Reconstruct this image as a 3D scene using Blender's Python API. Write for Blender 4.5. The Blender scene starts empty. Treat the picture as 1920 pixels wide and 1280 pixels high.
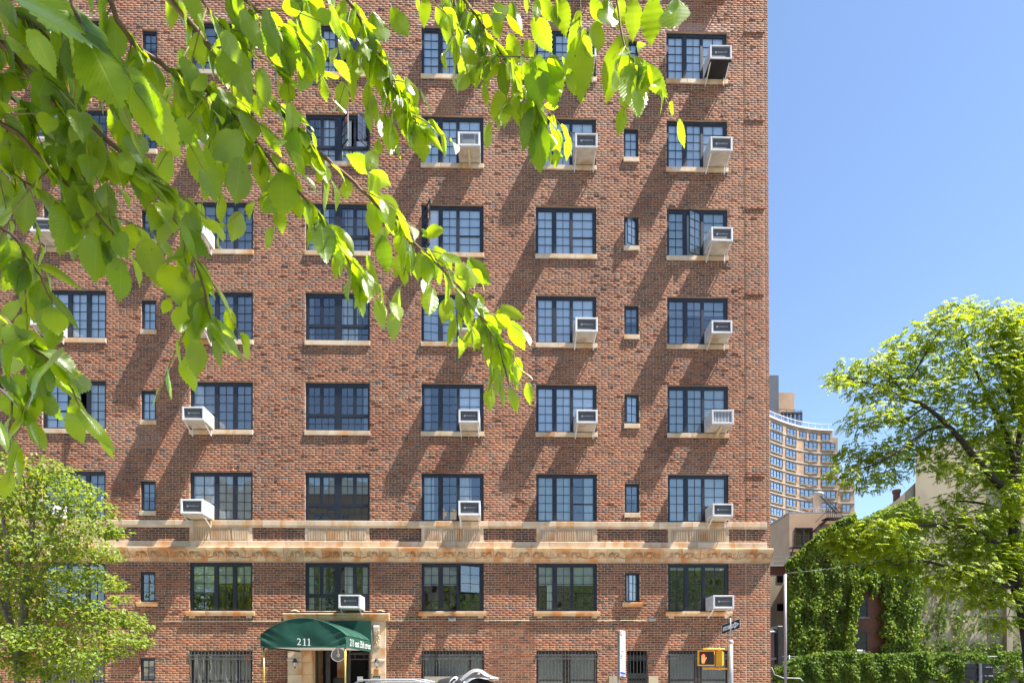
import bpy, math, random
import numpy as np
from mathutils import Vector, Matrix
rnd = random.Random(35)
nrs = np.random.RandomState(211)
SC = bpy.context.scene
COL = SC.collection
R = math.radians

# ------------------------------------------------------------------ camera
FPX, PPY, ZC, D = 1150.0, 1246.5, 1.70, 20.0       # focal length / principal row of a 1920 px wide frame, eye height, facade distance
YAW, PITCH, ROLL = R(1.2524), R(0.4382), R(-0.0706)
_f = Vector((math.sin(YAW)*math.cos(PITCH), math.cos(YAW)*math.cos(PITCH), math.sin(PITCH)))
_r0 = Vector((math.cos(YAW), -math.sin(YAW), 0)); _u0 = _r0.cross(_f)
CR = _r0*math.cos(ROLL) + _u0*math.sin(ROLL); CU = -_r0*math.sin(ROLL) + _u0*math.cos(ROLL); CF = _f
cd = bpy.data.cameras.new('camera'); cam = bpy.data.objects.new('camera', cd); COL.objects.link(cam)
cd.sensor_fit = 'HORIZONTAL'; cd.sensor_width = 36; cd.lens = FPX/1920*36
cd.shift_y = (PPY-640)/1920; cd.clip_start = 0.02; cd.clip_end = 3000
cam.matrix_world = Matrix(((CR.x, CU.x, -CF.x, 0), (CR.y, CU.y, -CF.y, 0), (CR.z, CU.z, -CF.z, ZC), (0, 0, 0, 1)))
SC.camera = cam

# ------------------------------------------------------------------ light
SUN = Vector((0.49, -0.130, 1.0)).normalized()
w = bpy.data.worlds.new('World'); SC.world = w; w.use_nodes = True
wn = w.node_tree.nodes; wl = w.node_tree.links
sky = wn.new('ShaderNodeTexSky'); sky.sky_type = 'NISHITA'; sky.sun_disc = False
sky.sun_elevation = math.asin(SUN.z); sky.sun_rotation = math.atan2(SUN.x, SUN.y)
sky.altitude = 0; sky.air_density = 1.0; sky.dust_density = 0.25; sky.ozone_density = 2.6
wl.new(sky.outputs[0], wn['Background'].inputs[0]); wn['Background'].inputs[1].default_value = 0.084
sl = bpy.data.lights.new('sun', 'SUN'); sl.energy = 5.0; sl.angle = R(0.5); sl.color = (1.0, 0.94, 0.86)
so = bpy.data.objects.new('sun', sl); COL.objects.link(so)
so.rotation_euler = SUN.to_track_quat('Z', 'Y').to_euler(); so.location = (20, -10, 60)
vs = SC.view_settings
vs.view_transform = 'Standard'; vs.look = 'None'; vs.exposure = 1.58; vs.gamma = 1.0; vs.use_curve_mapping = False
SC.render.engine = 'CYCLES'
cy = SC.cycles
cy.use_denoising = True; cy.max_bounces = 7; cy.diffuse_bounces = 3; cy.glossy_bounces = 3; cy.transmission_bounces = 4
cy.transparent_max_bounces = 10; cy.caustics_reflective = False; cy.caustics_refractive = False; cy.sample_clamp_indirect = 8

# ------------------------------------------------------------------ helpers
def P(px, py, Y):
    """world point at depth plane Y that stands at picture position px, py of the photograph"""
    d = CF + CR*((px-960)/FPX) + CU*((PPY-py)/FPX)
    t = Y/d.y
    return Vector((d.x*t, Y, ZC+d.z*t))
def FX(px, py=1000, Y=D): return P(px, py, Y).x
def FZ(py, px=960, Y=D): return P(px, py, Y).z

WL = {}
def tag(o, label=None, cat=None, group=None, kind=None):
    if label: o['label'] = label
    if cat: o['category'] = cat
    if group: o['group'] = group
    if kind: o['kind'] = kind
    return o
def empty(name, loc=(0, 0, 0), parent=None):
    o = bpy.data.objects.new(name, None); COL.objects.link(o); o.empty_display_size = 0.2
    place(o, loc, parent); return o
def place(o, loc, parent=None):
    loc = Vector(loc); WL[o.name] = loc
    if parent is not None:
        o.parent = parent; o.location = loc - WL[parent.name]
    else:
        o.location = loc
def thing(name, loc, label, cat, group=None):
    return tag(empty(name, loc), label, cat, group)
def copy_tree(o, parent=None):
    c = o.copy(); COL.objects.link(c); c.parent = parent
    for ch in list(o.children): copy_tree(ch, c)
    return c

class MB:
    def __init__(s): s.v = []; s.f = []; s.m = []; s.uv = None
    def add(s, vs, fs, m=0):
        n = len(s.v); s.v += [tuple(v) for v in vs]; s.f += [tuple(i+n for i in f) for f in fs]; s.m += [m]*len(fs); return s
    def box(s, x0, x1, y0, y1, z0, z1, m=0, bev=0.0):
        if bev > 0:
            b = min(bev, (x1-x0)/2.2, (z1-z0)/2.2, (y1-y0)/2.2)
            # bevel the front face (y0 side) edges
            vs = [(x0+b, y0, z0+b), (x1-b, y0, z0+b), (x1-b, y0, z1-b), (x0+b, y0, z1-b),
                  (x0, y0+b, z0), (x1, y0+b, z0), (x1, y0+b, z1), (x0, y0+b, z1),
                  (x0, y1, z0), (x1, y1, z0), (x1, y1, z1), (x0, y1, z1)]
            fs = [(0, 1, 2, 3)] + [(a, a+4, (a+1) % 4+4, (a+1) % 4) for a in range(4)] + [(a+4, a+8, (a+1) % 4+8, (a+1) % 4+4) for a in range(4)] + [(11, 10, 9, 8)]
            return s.add(vs, fs, m)
        vs = [(x0, y0, z0), (x1, y0, z0), (x1, y1, z0), (x0, y1, z0), (x0, y0, z1), (x1, y0, z1), (x1, y1, z1), (x0, y1, z1)]
        fs = [(0, 1, 5, 4), (1, 2, 6, 5), (2, 3, 7, 6), (3, 0, 4, 7), (4, 5, 6, 7), (3, 2, 1, 0)]
        return s.add(vs, fs, m)
    def quad(s, a, b, c, d, m=0): return s.add([a, b, c, d], [(0, 1, 2, 3)], m)
    def tube(s, pts, rad, n=8, m=0, cap=True, squash=1.0):
        pts = [Vector(p) for p in pts]
        if not isinstance(rad, (list, tuple)): rad = [rad]*len(pts)
        rings = []; prev = None
        for i, p in enumerate(pts):
            t = (pts[min(i+1, len(pts)-1)] - pts[max(i-1, 0)])
            if t.length < 1e-9: t = Vector((0, 0, 1))
            t.normalize()
            if prev is None:
                a = t.orthogonal().normalized()
            else:
                a = prev - t*prev.dot(t)
                a = a.normalized() if a.length > 1e-6 else t.orthogonal().normalized()
            prev = a; b = t.cross(a)
            rings.append([p + (a*math.cos(k*2*math.pi/n) + b*math.sin(k*2*math.pi/n)*squash)*rad[i] for k in range(n)])
        vs = [q for r in rings for q in r]
        fs = [(i*n+k, i*n+(k+1) % n, (i+1)*n+(k+1) % n, (i+1)*n+k) for i in range(len(pts)-1) for k in range(n)]
        if cap: fs += [tuple(range(n-1, -1, -1)), tuple((len(pts)-1)*n+k for k in range(n))]
        return s.add(vs, fs, m)
    def bar(s, a, b, w, h, m=0, up=(0, 0, 1)):
        a = Vector(a); b = Vector(b); t = (b-a).normalized(); u = Vector(up)
        sd = t.cross(u)
        if sd.length < 1e-4: sd = t.orthogonal()
        sd.normalize(); u = sd.cross(t)
        vs = []
        for p in (a, b):
            for sx, sz in ((-1, -1), (1, -1), (1, 1), (-1, 1)): vs.append(p + sd*sx*w/2 + u*sz*h/2)
        return s.add(vs, [(0, 1, 5, 4), (1, 2, 6, 5), (2, 3, 7, 6), (3, 0, 4, 7), (3, 2, 1, 0), (4, 5, 6, 7)], m)
    def sweep_x(s, prof, x0, x1, m=0):
        """closed profile of (y, z) points extruded from x0 to x1"""
        n = len(prof); vs = [(x0, y, z) for y, z in prof] + [(x1, y, z) for y, z in prof]
        fs = [(k, (k+1) % n, n+(k+1) % n, n+k) for k in range(n)] + [tuple(range(n-1, -1, -1)), tuple(range(n, 2*n))]
        return s.add(vs, fs, m)
    def lathe(s, prof, c, n=16, m=0, axis='z'):
        """prof: (radius, height) list turned about an axis through c"""
        c = Vector(c); vs = []
        for r, h in prof:
            for k in range(n):
                a = 2*math.pi*k/n
                if axis == 'z': vs.append(c+Vector((r*math.cos(a), r*math.sin(a), h)))
                elif axis == 'y': vs.append(c+Vector((r*math.cos(a), h, r*math.sin(a))))
                else: vs.append(c+Vector((h, r*math.cos(a), r*math.sin(a))))
        fs = [(i*n+k, i*n+(k+1) % n, (i+1)*n+(k+1) % n, (i+1)*n+k) for i in range(len(prof)-1) for k in range(n)]
        return s.add(vs, fs, m)
    def ball(s, c, rx, ry, rz, n=10, k=7, m=0):
        c = Vector(c); vs = []; fs = []
        for i in range(k+1):
            t = math.pi*i/k
            for j in range(n):
                a = 2*math.pi*j/n; vs.append(c+Vector((rx*math.sin(t)*math.cos(a), ry*math.sin(t)*math.sin(a), rz*math.cos(t))))
        for i in range(k):
            for j in range(n): fs.append((i*n+j, (i+1)*n+j, (i+1)*n+(j+1) % n, i*n+(j+1) % n))
        return s.add(vs, fs, m)
    def mesh(s, name, mats, smooth=False, off=(0, 0, 0)):
        me = bpy.data.meshes.new(name); o = Vector(off)
        me.from_pydata([(v[0]-o.x, v[1]-o.y, v[2]-o.z) for v in s.v], [], s.f)
        if not isinstance(mats, (list, tuple)): mats = [mats]
        for m in mats: me.materials.append(m)
        if len(mats) > 1: me.polygons.foreach_set('material_index', s.m)
        if smooth: me.polygons.foreach_set('use_smooth', [True]*len(s.f))
        if s.uv is not None:
            ul = me.uv_layers.new(name='UVMap'); li = np.empty(len(me.loops), dtype=np.int32); me.loops.foreach_get('vertex_index', li)
            ul.data.foreach_set('uv', np.asarray(s.uv, dtype=np.float32)[li].ravel())
        me.update(); return me
    def build(s, name, mats, parent=None, smooth=False, at=None):
        """one mesh object; the vertices are world coordinates, the origin goes to `at` (default: the parent's)"""
        loc = Vector(at) if at is not None else (WL[parent.name] if parent is not None else Vector((0, 0, 0)))
        o = bpy.data.objects.new(name, s.mesh(name, mats, smooth, loc)); COL.objects.link(o); place(o, loc, parent); return o
def inst(name, me, loc, parent=None, rot=None, scale=None):
    o = bpy.data.objects.new(name, me); COL.objects.link(o); place(o, loc, parent)
    if rot is not None: o.rotation_euler = rot
    if scale is not None: o.scale = scale
    return o
def npmesh(name, V, Fq, mats, cols=None, smooth=False, uv=None):
    """fast mesh of quads from arrays; cols = one colour for each face"""
    me = bpy.data.meshes.new(name); nv = len(V); nf = len(Fq); k = Fq.shape[1]
    me.vertices.add(nv); me.vertices.foreach_set('co', np.ascontiguousarray(V, dtype=np.float32).ravel())
    me.loops.add(nf*k); me.loops.foreach_set('vertex_index', np.ascontiguousarray(Fq, dtype=np.int32).ravel())
    me.polygons.add(nf); me.polygons.foreach_set('loop_start', np.arange(0, nf*k, k, dtype=np.int32))
    me.polygons.foreach_set('loop_total', np.full(nf, k, dtype=np.int32))
    if smooth: me.polygons.foreach_set('use_smooth', np.ones(nf, dtype=bool))
    for m in (mats if isinstance(mats, (list, tuple)) else [mats]): me.materials.append(m)
    if uv is not None:
        ul = me.uv_layers.new(name='UVMap'); ul.data.foreach_set('uv', np.asarray(uv, dtype=np.float32)[Fq.ravel()].ravel())
    me.update(calc_edges=True)
    if cols is not None:
        at = me.attributes.new('tone', 'FLOAT_COLOR', 'FACE')
        c4 = np.ones((nf, 4), dtype=np.float32); c4[:, :3] = cols; at.data.foreach_set('color', c4.ravel())
    return me
def text_mesh(name, body, size, mat, ext=0.0015, spacing=1.0, sx=1.0):
    cu = bpy.data.curves.new('lettering', 'FONT'); cu.body = body; cu.size = size; cu.extrude = ext; cu.align_x = 'CENTER'; cu.align_y = 'CENTER'
    cu.space_character = spacing; cu.resolution_u = 3
    o = bpy.data.objects.new('lettering', cu); COL.objects.link(o)
    dg = bpy.context.evaluated_depsgraph_get(); dg.update()
    me = bpy.data.meshes.new_from_object(o.evaluated_get(dg)); me.name = name
    bpy.data.objects.remove(o); bpy.data.curves.remove(cu)
    me.materials.clear(); me.materials.append(mat)
    if sx != 1.0: me.transform(Matrix.Scale(sx, 4, (1, 0, 0)))
    me.transform(Matrix.Rotation(math.pi/2, 4, 'X'))       # upright, read from -y
    return me

# ------------------------------------------------------------------ materials
def newmat(name):
    m = bpy.data.materials.new(name); m.use_nodes = True
    return m, m.node_tree.nodes, m.node_tree.links, m.node_tree.nodes['Principled BSDF']
def mk(name, c1, c2=None, scale=3.0, rough=0.8, bump=0.0, bscale=None, metal=0.0, orand=0.0, stretch=(1, 1, 1), lo=0.35, hi=0.65, spec=0.5, c3=None, s3=0.8, c3lo=0.5):
    """Principled material: two colours mixed by noise (a third in larger patches), fine bump, per-object shift"""
    m, n, l, b = newmat(name)
    b.inputs['Roughness'].default_value = rough; b.inputs['Metallic'].default_value = metal; b.inputs['Specular IOR Level'].default_value = spec
    tc = n.new('ShaderNodeTexCoord'); mp = n.new('ShaderNodeMapping'); mp.inputs['Scale'].default_value = stretch
    l.new(tc.outputs['Object'], mp.inputs[0]); oi = n.new('ShaderNodeObjectInfo')
    def noise(sc, det=5):
        t = n.new('ShaderNodeTexNoise'); t.noise_dimensions = '4D'; t.inputs['Scale'].default_value = sc; t.inputs['Detail'].default_value = det
        mu = n.new('ShaderNodeMath'); mu.operation = 'MULTIPLY'; mu.inputs[1].default_value = 37.0
        l.new(oi.outputs['Random'], mu.inputs[0]); l.new(mu.outputs[0], t.inputs['W']); l.new(mp.outputs[0], t.inputs['Vector']); return t
    def ramp(t, a, bb, ca, cb):
        r = n.new('ShaderNodeValToRGB'); r.color_ramp.elements[0].position = a; r.color_ramp.elements[1].position = bb
        r.color_ramp.elements[0].color = (*ca, 1); r.color_ramp.elements[1].color = (*cb, 1); l.new(t.outputs[0], r.inputs[0]); return r
    c2 = c2 or c1
    col = ramp(noise(scale), lo, hi, c1, c2).outputs[0]
    if c3:
        mx = n.new('ShaderNodeMixRGB'); rr = ramp(noise(s3, 3), c3lo, c3lo+0.17, (0, 0, 0), (1, 1, 1)); l.new(rr.outputs[0], mx.inputs[0])
        l.new(col, mx.inputs[1]); mx.inputs[2].default_value = (*c3, 1); col = mx.outputs[0]
    if orand:
        hs = n.new('ShaderNodeHueSaturation'); mr = n.new('ShaderNodeMapRange'); mr.inputs[3].default_value = 1-orand; mr.inputs[4].default_value = 1+orand
        l.new(oi.outputs['Random'], mr.inputs[0]); l.new(mr.outputs[0], hs.inputs['Value']); l.new(col, hs.inputs['Color']); col = hs.outputs[0]
    l.new(col, b.inputs['Base Color'])
    if bump:
        bp = n.new('ShaderNodeBump'); bp.inputs['Strength'].default_value = bump; bp.inputs['Distance'].default_value = 0.01
        l.new(noise(bscale or scale*6).outputs[0], bp.inputs['Height']); l.new(bp.outputs[0], b.inputs['Normal'])
    return m
def mk_brick(name, source):
    m, n, l, b = newmat(name); b.inputs['Roughness'].default_value = 0.88; b.inputs['Specular IOR Level'].default_value = 0.25
    if source == 'attr':
        a = n.new('ShaderNodeAttribute'); a.attribute_name = 'tone'; src = a.outputs['Color']
    else:
        a = n.new('ShaderNodeObjectInfo'); src = a.outputs['Color']
    g = n.new('ShaderNodeNewGeometry')
    t = n.new('ShaderNodeTexNoise'); t.inputs['Scale'].default_value = 24; t.inputs['Detail'].default_value = 5; l.new(g.outputs['Position'], t.inputs['Vector'])
    r = n.new('ShaderNodeMapRange'); r.inputs[1].default_value = 0.25; r.inputs[2].default_value = 0.75; r.inputs[3].default_value = 0.72; r.inputs[4].default_value = 1.28
    l.new(t.outputs[0], r.inputs[0])
    hs = n.new('ShaderNodeHueSaturation'); l.new(r.outputs[0], hs.inputs['Value']); l.new(src, hs.inputs['Color'])
    # lime bloom and soot in large soft patches
    t2 = n.new('ShaderNodeTexNoise'); t2.inputs['Scale'].default_value = 0.55; t2.inputs['Detail'].default_value = 7; t2.inputs['Roughness'].default_value = 0.65; l.new(g.outputs['Position'], t2.inputs['Vector'])
    r2 = n.new('ShaderNodeMapRange'); r2.inputs[1].default_value = 0.56; r2.inputs[2].default_value = 0.8; r2.inputs[3].default_value = 0; r2.inputs[4].default_value = 0.22; l.new(t2.outputs[0], r2.inputs[0])
    mx = n.new('ShaderNodeMixRGB'); mx.inputs[2].default_value = (0.42, 0.36, 0.31, 1); l.new(r2.outputs[0], mx.inputs[0]); l.new(hs.outputs[0], mx.inputs[1])
    mp3 = n.new('ShaderNodeMapping'); mp3.inputs['Scale'].default_value = (1.7, 1, 0.22); l.new(g.outputs['Position'], mp3.inputs[0])
    t3 = n.new('ShaderNodeTexNoise'); t3.inputs['Scale'].default_value = 0.8; t3.inputs['Detail'].default_value = 6; l.new(mp3.outputs[0], t3.inputs['Vector'])
    r3 = n.new('ShaderNodeMapRange'); r3.inputs[1].default_value = 0.52; r3.inputs[2].default_value = 0.78; r3.inputs[3].default_value = 0; r3.inputs[4].default_value = 0.5; l.new(t3.outputs[0], r3.inputs[0])
    m2 = n.new('ShaderNodeMixRGB'); m2.inputs[2].default_value = (0.085, 0.055, 0.045, 1); l.new(r3.outputs[0], m2.inputs[0]); l.new(mx.outputs[0], m2.inputs[1])
    l.new(m2.outputs[0], b.inputs['Base Color'])
    bp = n.new('ShaderNodeBump'); bp.inputs['Strength'].default_value = 0.28; bp.inputs['Distance'].default_value = 0.004
    tb = n.new('ShaderNodeTexNoise'); tb.inputs['Scale'].default_value = 70; tb.inputs['Detail'].default_value = 3; l.new(g.outputs['Position'], tb.inputs['Vector'])
    l.new(tb.outputs[0], bp.inputs['Height']); l.new(bp.outputs[0], b.inputs['Normal'])
    return m
def mk_leaf(name, ca, cb, tr, trans=0.5, gloss=0.35, veins=False, attr=False, rough=0.35):
    m, n, l, b = newmat(name); n.remove(b); out = n['Material Output']
    oi = n.new('ShaderNodeObjectInfo'); mixf = oi.outputs['Random']
    if attr:
        a = n.new('ShaderNodeAttribute'); a.attribute_name = 'tone'; mixf = a.outputs['Fac']
    c = n.new('ShaderNodeMixRGB'); c.inputs[1].default_value = (*ca, 1); c.inputs[2].default_value = (*cb, 1); l.new(mixf, c.inputs[0])
    tcol = n.new('ShaderNodeMixRGB'); tcol.inputs[1].default_value = (*tr, 1); tcol.inputs[2].default_value = (tr[0]*0.5, tr[1]*0.64, tr[2]*0.8, 1); l.new(mixf, tcol.inputs[0])
    dcol, trc, nrm = c.outputs[0], tcol.outputs[0], None
    if veins:
        tc = n.new('ShaderNodeTexCoord'); sp = n.new('ShaderNodeSeparateXYZ'); l.new(tc.outputs['UV'], sp.inputs[0])
        def M(op, x, y=None):
            q = n.new('ShaderNodeMath'); q.operation = op
            for i, z in enumerate((x, y)):
                if z is None: continue
                if isinstance(z, (int, float)): q.inputs[i].default_value = z
                else: l.new(z, q.inputs[i])
            return q.outputs[0]
        av = M('ABSOLUTE', M('SUBTRACT', sp.outputs[0], 0.5))                  # 0 at the midrib .. 0.5 at the margin
        ph = M('MULTIPLY', M('SUBTRACT', sp.outputs[1], M('MULTIPLY', av, 0.55)), 15.0)
        fr = M('ABSOLUTE', M('SUBTRACT', M('FRACT', ph), 0.5))                 # 0 on a side vein
        side = n.new('ShaderNodeMapRange'); side.inputs[1].default_value = 0.0; side.inputs[2].default_value = 0.13; side.inputs[3].default_value = 1; side.inputs[4].default_value = 0; l.new(fr, side.inputs[0])
        mid = n.new('ShaderNodeMapRange'); mid.inputs[1].default_value = 0.008; mid.inputs[2].default_value = 0.028; mid.inputs[3].default_value = 1; mid.inputs[4].default_value = 0; l.new(av, mid.inputs[0])
        v = M('MAXIMUM', M('MULTIPLY', side.outputs[0], 0.75), mid.outputs[0])
        e = n.new('ShaderNodeMixRGB'); e.inputs[2].default_value = (0.34, 0.40, 0.09, 1); l.new(v, e.inputs[0]); l.new(dcol, e.inputs[1]); dcol = e.outputs[0]
        bl = n.new('ShaderNodeTexNoise'); bl.inputs['Scale'].default_value = 5; bl.inputs['Detail'].default_value = 3; l.new(tc.outputs['Object'], bl.inputs['Vector'])
        e2 = n.new('ShaderNodeMixRGB'); e2.blend_type = 'MULTIPLY'; e2.inputs[2].default_value = (0.6, 0.7, 0.4, 1); l.new(M('MULTIPLY', v, 0.8), e2.inputs[0]); l.new(trc, e2.inputs[1]); trc = e2.outputs[0]
        sp_ = n.new('ShaderNodeMapRange'); sp_.inputs[1].default_value = 0.70; sp_.inputs[2].default_value = 0.76; bl.inputs['Scale'].default_value = 11; l.new(bl.outputs[0], sp_.inputs[0])
        for q, src in ((0, dcol), (1, trc)):             # small brown blemishes
            eb = n.new('ShaderNodeMixRGB'); eb.inputs[2].default_value = (0.16, 0.09, 0.02, 1); l.new(sp_.outputs[0], eb.inputs[0]); l.new(src, eb.inputs[1])
            if q == 0: dcol = eb.outputs[0]
            else: trc = eb.outputs[0]
        hgt = M('COSINE', M('MULTIPLY', ph, 2*math.pi))
        bp = n.new('ShaderNodeBump'); bp.inputs['Strength'].default_value = 0.25; bp.inputs['Distance'].default_value = 0.0012; l.new(hgt, bp.inputs['Height']); nrm = bp.outputs[0]
    d = n.new('ShaderNodeBsdfDiffuse'); l.new(dcol, d.inputs[0]); t = n.new('ShaderNodeBsdfTranslucent'); l.new(trc, t.inputs[0])
    s = n.new('ShaderNodeMixShader'); s.inputs[0].default_value = trans; l.new(d.outputs[0], s.inputs[1]); l.new(t.outputs[0], s.inputs[2])
    g = n.new('ShaderNodeBsdfGlossy'); g.inputs['Roughness'].default_value = rough; g.inputs[0].default_value = (1, 1, 1, 1)
    lw = n.new('ShaderNodeLayerWeight'); lw.inputs[0].default_value = 0.5
    pw_ = n.new('ShaderNodeMath'); pw_.operation = 'POWER'; pw_.inputs[1].default_value = 4.0; l.new(lw.outputs['Facing'], pw_.inputs[0])
    ml = n.new('ShaderNodeMath'); ml.operation = 'MULTIPLY_ADD'; ml.inputs[1].default_value = gloss; ml.inputs[2].default_value = gloss*0.10; ml.use_clamp = True; l.new(pw_.outputs[0], ml.inputs[0])
    s2 = n.new('ShaderNodeMixShader'); l.new(ml.outputs[0], s2.inputs[0]); l.new(s.outputs[0], s2.inputs[1]); l.new(g.outputs[0], s2.inputs[2])
    if nrm is not None:
        for q in (d, g): l.new(nrm, q.inputs['Normal'])
    l.new(s2.outputs[0], out.inputs[0])
    return m
def mk_glass(name, tint=(0.9, 0.95, 0.96), boost=1.6, ior=1.5):
    m, n, l, b = newmat(name); n.remove(b); out = n['Material Output']
    t = n.new('ShaderNodeBsdfTransparent'); t.inputs[0].default_value = (*tint, 1)
    g = n.new('ShaderNodeBsdfGlossy'); g.inputs['Roughness'].default_value = 0.01; g.inputs[0].default_value = (0.95, 0.98, 1, 1)
    lw = n.new('ShaderNodeLayerWeight'); lw.inputs[0].default_value = 0.5
    p5 = n.new('ShaderNodeMath'); p5.operation = 'POWER'; p5.inputs[1].default_value = 5.0; l.new(lw.outputs['Facing'], p5.inputs[0])
    f = n.new('ShaderNodeMath'); f.operation = 'MULTIPLY_ADD'; f.inputs[1].default_value = 0.96; f.inputs[2].default_value = 0.045; l.new(p5.outputs[0], f.inputs[0])
    # old glass is never quite flat
    tc = n.new('ShaderNodeNewGeometry'); nt = n.new('ShaderNodeTexNoise'); nt.inputs['Scale'].default_value = 2.2; nt.inputs['Detail'].default_value = 1; l.new(tc.outputs['Position'], nt.inputs['Vector'])
    bp = n.new('ShaderNodeBump'); bp.inputs['Strength'].default_value = 0.12; bp.inputs['Distance'].default_value = 0.05; l.new(nt.outputs[0], bp.inputs['Height']); l.new(bp.outputs[0], g.inputs['Normal'])
    mu = n.new('ShaderNodeMath'); mu.operation = 'MULTIPLY'; mu.inputs[1].default_value = boost; mu.use_clamp = True; l.new(f.outputs[0], mu.inputs[0])
    s = n.new('ShaderNodeMixShader'); l.new(mu.outputs[0], s.inputs[0]); l.new(t.outputs[0], s.inputs[1]); l.new(g.outputs[0], s.inputs[2]); l.new(s.outputs[0], out.inputs[0])
    return m
def mk_emit(name, col, s):
    m, n, l, b = newmat(name); b.inputs['Base Color'].default_value = (*col, 1); b.inputs['Emission Color'].default_value = (*col, 1); b.inputs['Emission Strength'].default_value = s; return m
def mk_wallbrick(name, c1, c2, mort, scale=1.0, bw=0.22, rh=0.075):
    """far brickwork, too small to tell the pieces apart"""
    m, n, l, b = newmat(name); b.inputs['Roughness'].default_value = 0.9
    g = n.new('ShaderNodeNewGeometry'); sp = n.new('ShaderNodeSeparateXYZ'); l.new(g.outputs['Position'], sp.inputs[0])
    ad = n.new('ShaderNodeMath'); ad.operation = 'ADD'; l.new(sp.outputs[0], ad.inputs[0]); l.new(sp.outputs[1], ad.inputs[1])
    cb = n.new('ShaderNodeCombineXYZ'); l.new(ad.outputs[0], cb.inputs[0]); l.new(sp.outputs[2], cb.inputs[1])
    t = n.new('ShaderNodeTexBrick'); t.inputs['Scale'].default_value = scale; t.inputs['Brick Width'].default_value = bw; t.inputs['Row Height'].default_value = rh; t.inputs['Mortar Size'].default_value = 0.008
    t.inputs[1].default_value = (*c1, 1); t.inputs[2].default_value = (*c2, 1); t.inputs[3].default_value = (*mort, 1); l.new(cb.outputs[0], t.inputs[0])
    nt = n.new('ShaderNodeTexNoise'); nt.inputs['Scale'].default_value = 0.6; nt.inputs['Detail'].default_value = 6; l.new(g.outputs['Position'], nt.inputs['Vector'])
    mr = n.new('ShaderNodeMapRange'); mr.inputs[1].default_value = 0.3; mr.inputs[2].default_value = 0.7; mr.inputs[3].default_value = 0.75; mr.inputs[4].default_value = 1.2; l.new(nt.outputs[0], mr.inputs[0])
    hs = n.new('ShaderNodeHueSaturation'); l.new(mr.outputs[0], hs.inputs['Value']); l.new(t.outputs[0], hs.inputs['Color']); l.new(hs.outputs[0], b.inputs['Base Color'])
    return m

M = {}
M['brick'] = mk_brick('brick_field', 'attr'); M['brick1'] = mk_brick('brick_single', 'obj')
M['mortar'] = mk('mortar', (0.47, 0.325, 0.205), (0.385, 0.255, 0.16), 2.5, 0.95, 0.25, 90, c3=(0.27, 0.175, 0.115), s3=0.5)
M['terra'] = mk('buff_terracotta', (0.68, 0.50, 0.31), (0.60, 0.38, 0.19), 2.2, 0.62, 0.35, 60, orand=0.16, stretch=(1, 1, 0.8), c3=(0.56, 0.22, 0.06), s3=2.4, c3lo=0.47)
M['terra_pale'] = mk('pale_terracotta', (0.68, 0.55, 0.40), (0.58, 0.42, 0.26), 3, 0.65, 0.35, 60, orand=0.14, stretch=(1, 1, 0.6), c3=(0.55, 0.28, 0.10), s3=1.9, c3lo=0.50)
M['terra_dark'] = mk('stained_terracotta', (0.22, 0.13, 0.06), (0.12, 0.075, 0.04), 9, 0.8, 0.2)
M['frame'] = mk('navy_black_paint', (0.012, 0.014, 0.022), (0.02, 0.023, 0.032), 6, 0.42, 0.08, 40)
M['frame_brown'] = mk('brown_black_paint', (0.03, 0.022, 0.018), (0.045, 0.033, 0.027), 6, 0.5, 0.08, 40)
M['putty'] = mk('grey_muntin_paint', (0.05, 0.055, 0.065), (0.09, 0.095, 0.1), 8, 0.45)
M['glass'] = mk_glass('window_glass', boost=4.4); M['glass_dark'] = mk_glass('door_glass', (0.4, 0.42, 0.42), 0.5)
M['room'] = mk('dark_room', (0.018, 0.018, 0.02), (0.035, 0.033, 0.032), 0.6, 0.9)  # near-black colour stands in for the shade of unlit rooms
M['blind'] = mk('white_blind', (0.64, 0.72, 0.83), (0.56, 0.65, 0.77), 1.0, 0.8, orand=0.1)
M['shade_green'] = mk('grey_green_shade', (0.36, 0.43, 0.41), (0.30, 0.37, 0.36), 1.0, 0.85, orand=0.12)
M['shade_grey'] = mk('grey_shade', (0.22, 0.23, 0.25), (0.17, 0.18, 0.20), 1.0, 0.85, orand=0.15)
M['sheer'] = mk('sheer_curtain', (0.62, 0.64, 0.62), (0.46, 0.48, 0.48), 2.5, 0.9, stretch=(6, 1, 0.3), orand=0.15)
M['sheer_white'] = mk('white_curtain', (0.66, 0.63, 0.55), (0.46, 0.44, 0.40), 2.5, 0.9, stretch=(2, 1, 1.2))
M['acwhite'] = mk('white_enamel', (0.72, 0.73, 0.75), (0.62, 0.62, 0.62), 2.5, 0.4, orand=0.13, c3=(0.55, 0.50, 0.42), s3=3.0, c3lo=0.55)
M['acgrey'] = mk('grey_enamel', (0.52, 0.53, 0.56), (0.44, 0.45, 0.47), 2.5, 0.4, orand=0.06)
M['acpan'] = mk('galvanised_pan', (0.62, 0.57, 0.49), (0.52, 0.47, 0.40), 5, 0.55, 0.1, 40, c3=(0.44, 0.33, 0.22), s3=2.5)
M['acdark'] = mk('dark_condenser', (0.06, 0.058, 0.062), (0.11, 0.105, 0.10), 5, 0.6, 0.4, 160, stretch=(1, 1, 12))
M['acblack'] = mk('black_pan', (0.012, 0.012, 0.012), (0.02, 0.02, 0.02), 5, 0.6)
M['white'] = mk('white_paint', (0.78, 0.78, 0.78), (0.72, 0.72, 0.72), 4, 0.5)
M['blue'] = mk('blue_print', (0.02, 0.07, 0.42), None, 4, 0.5); M['red'] = mk('red_print', (0.62, 0.03, 0.025), None, 4, 0.5); M['greenp'] = mk('green_print', (0.02, 0.2, 0.1), None, 4, 0.5)
M['canvas'] = mk('green_canvas', (0.003, 0.060, 0.037), (0.005, 0.080, 0.050), 3, 0.75, 0.25, 220, c3=(0.003, 0.05, 0.032), s3=1.5)
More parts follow.
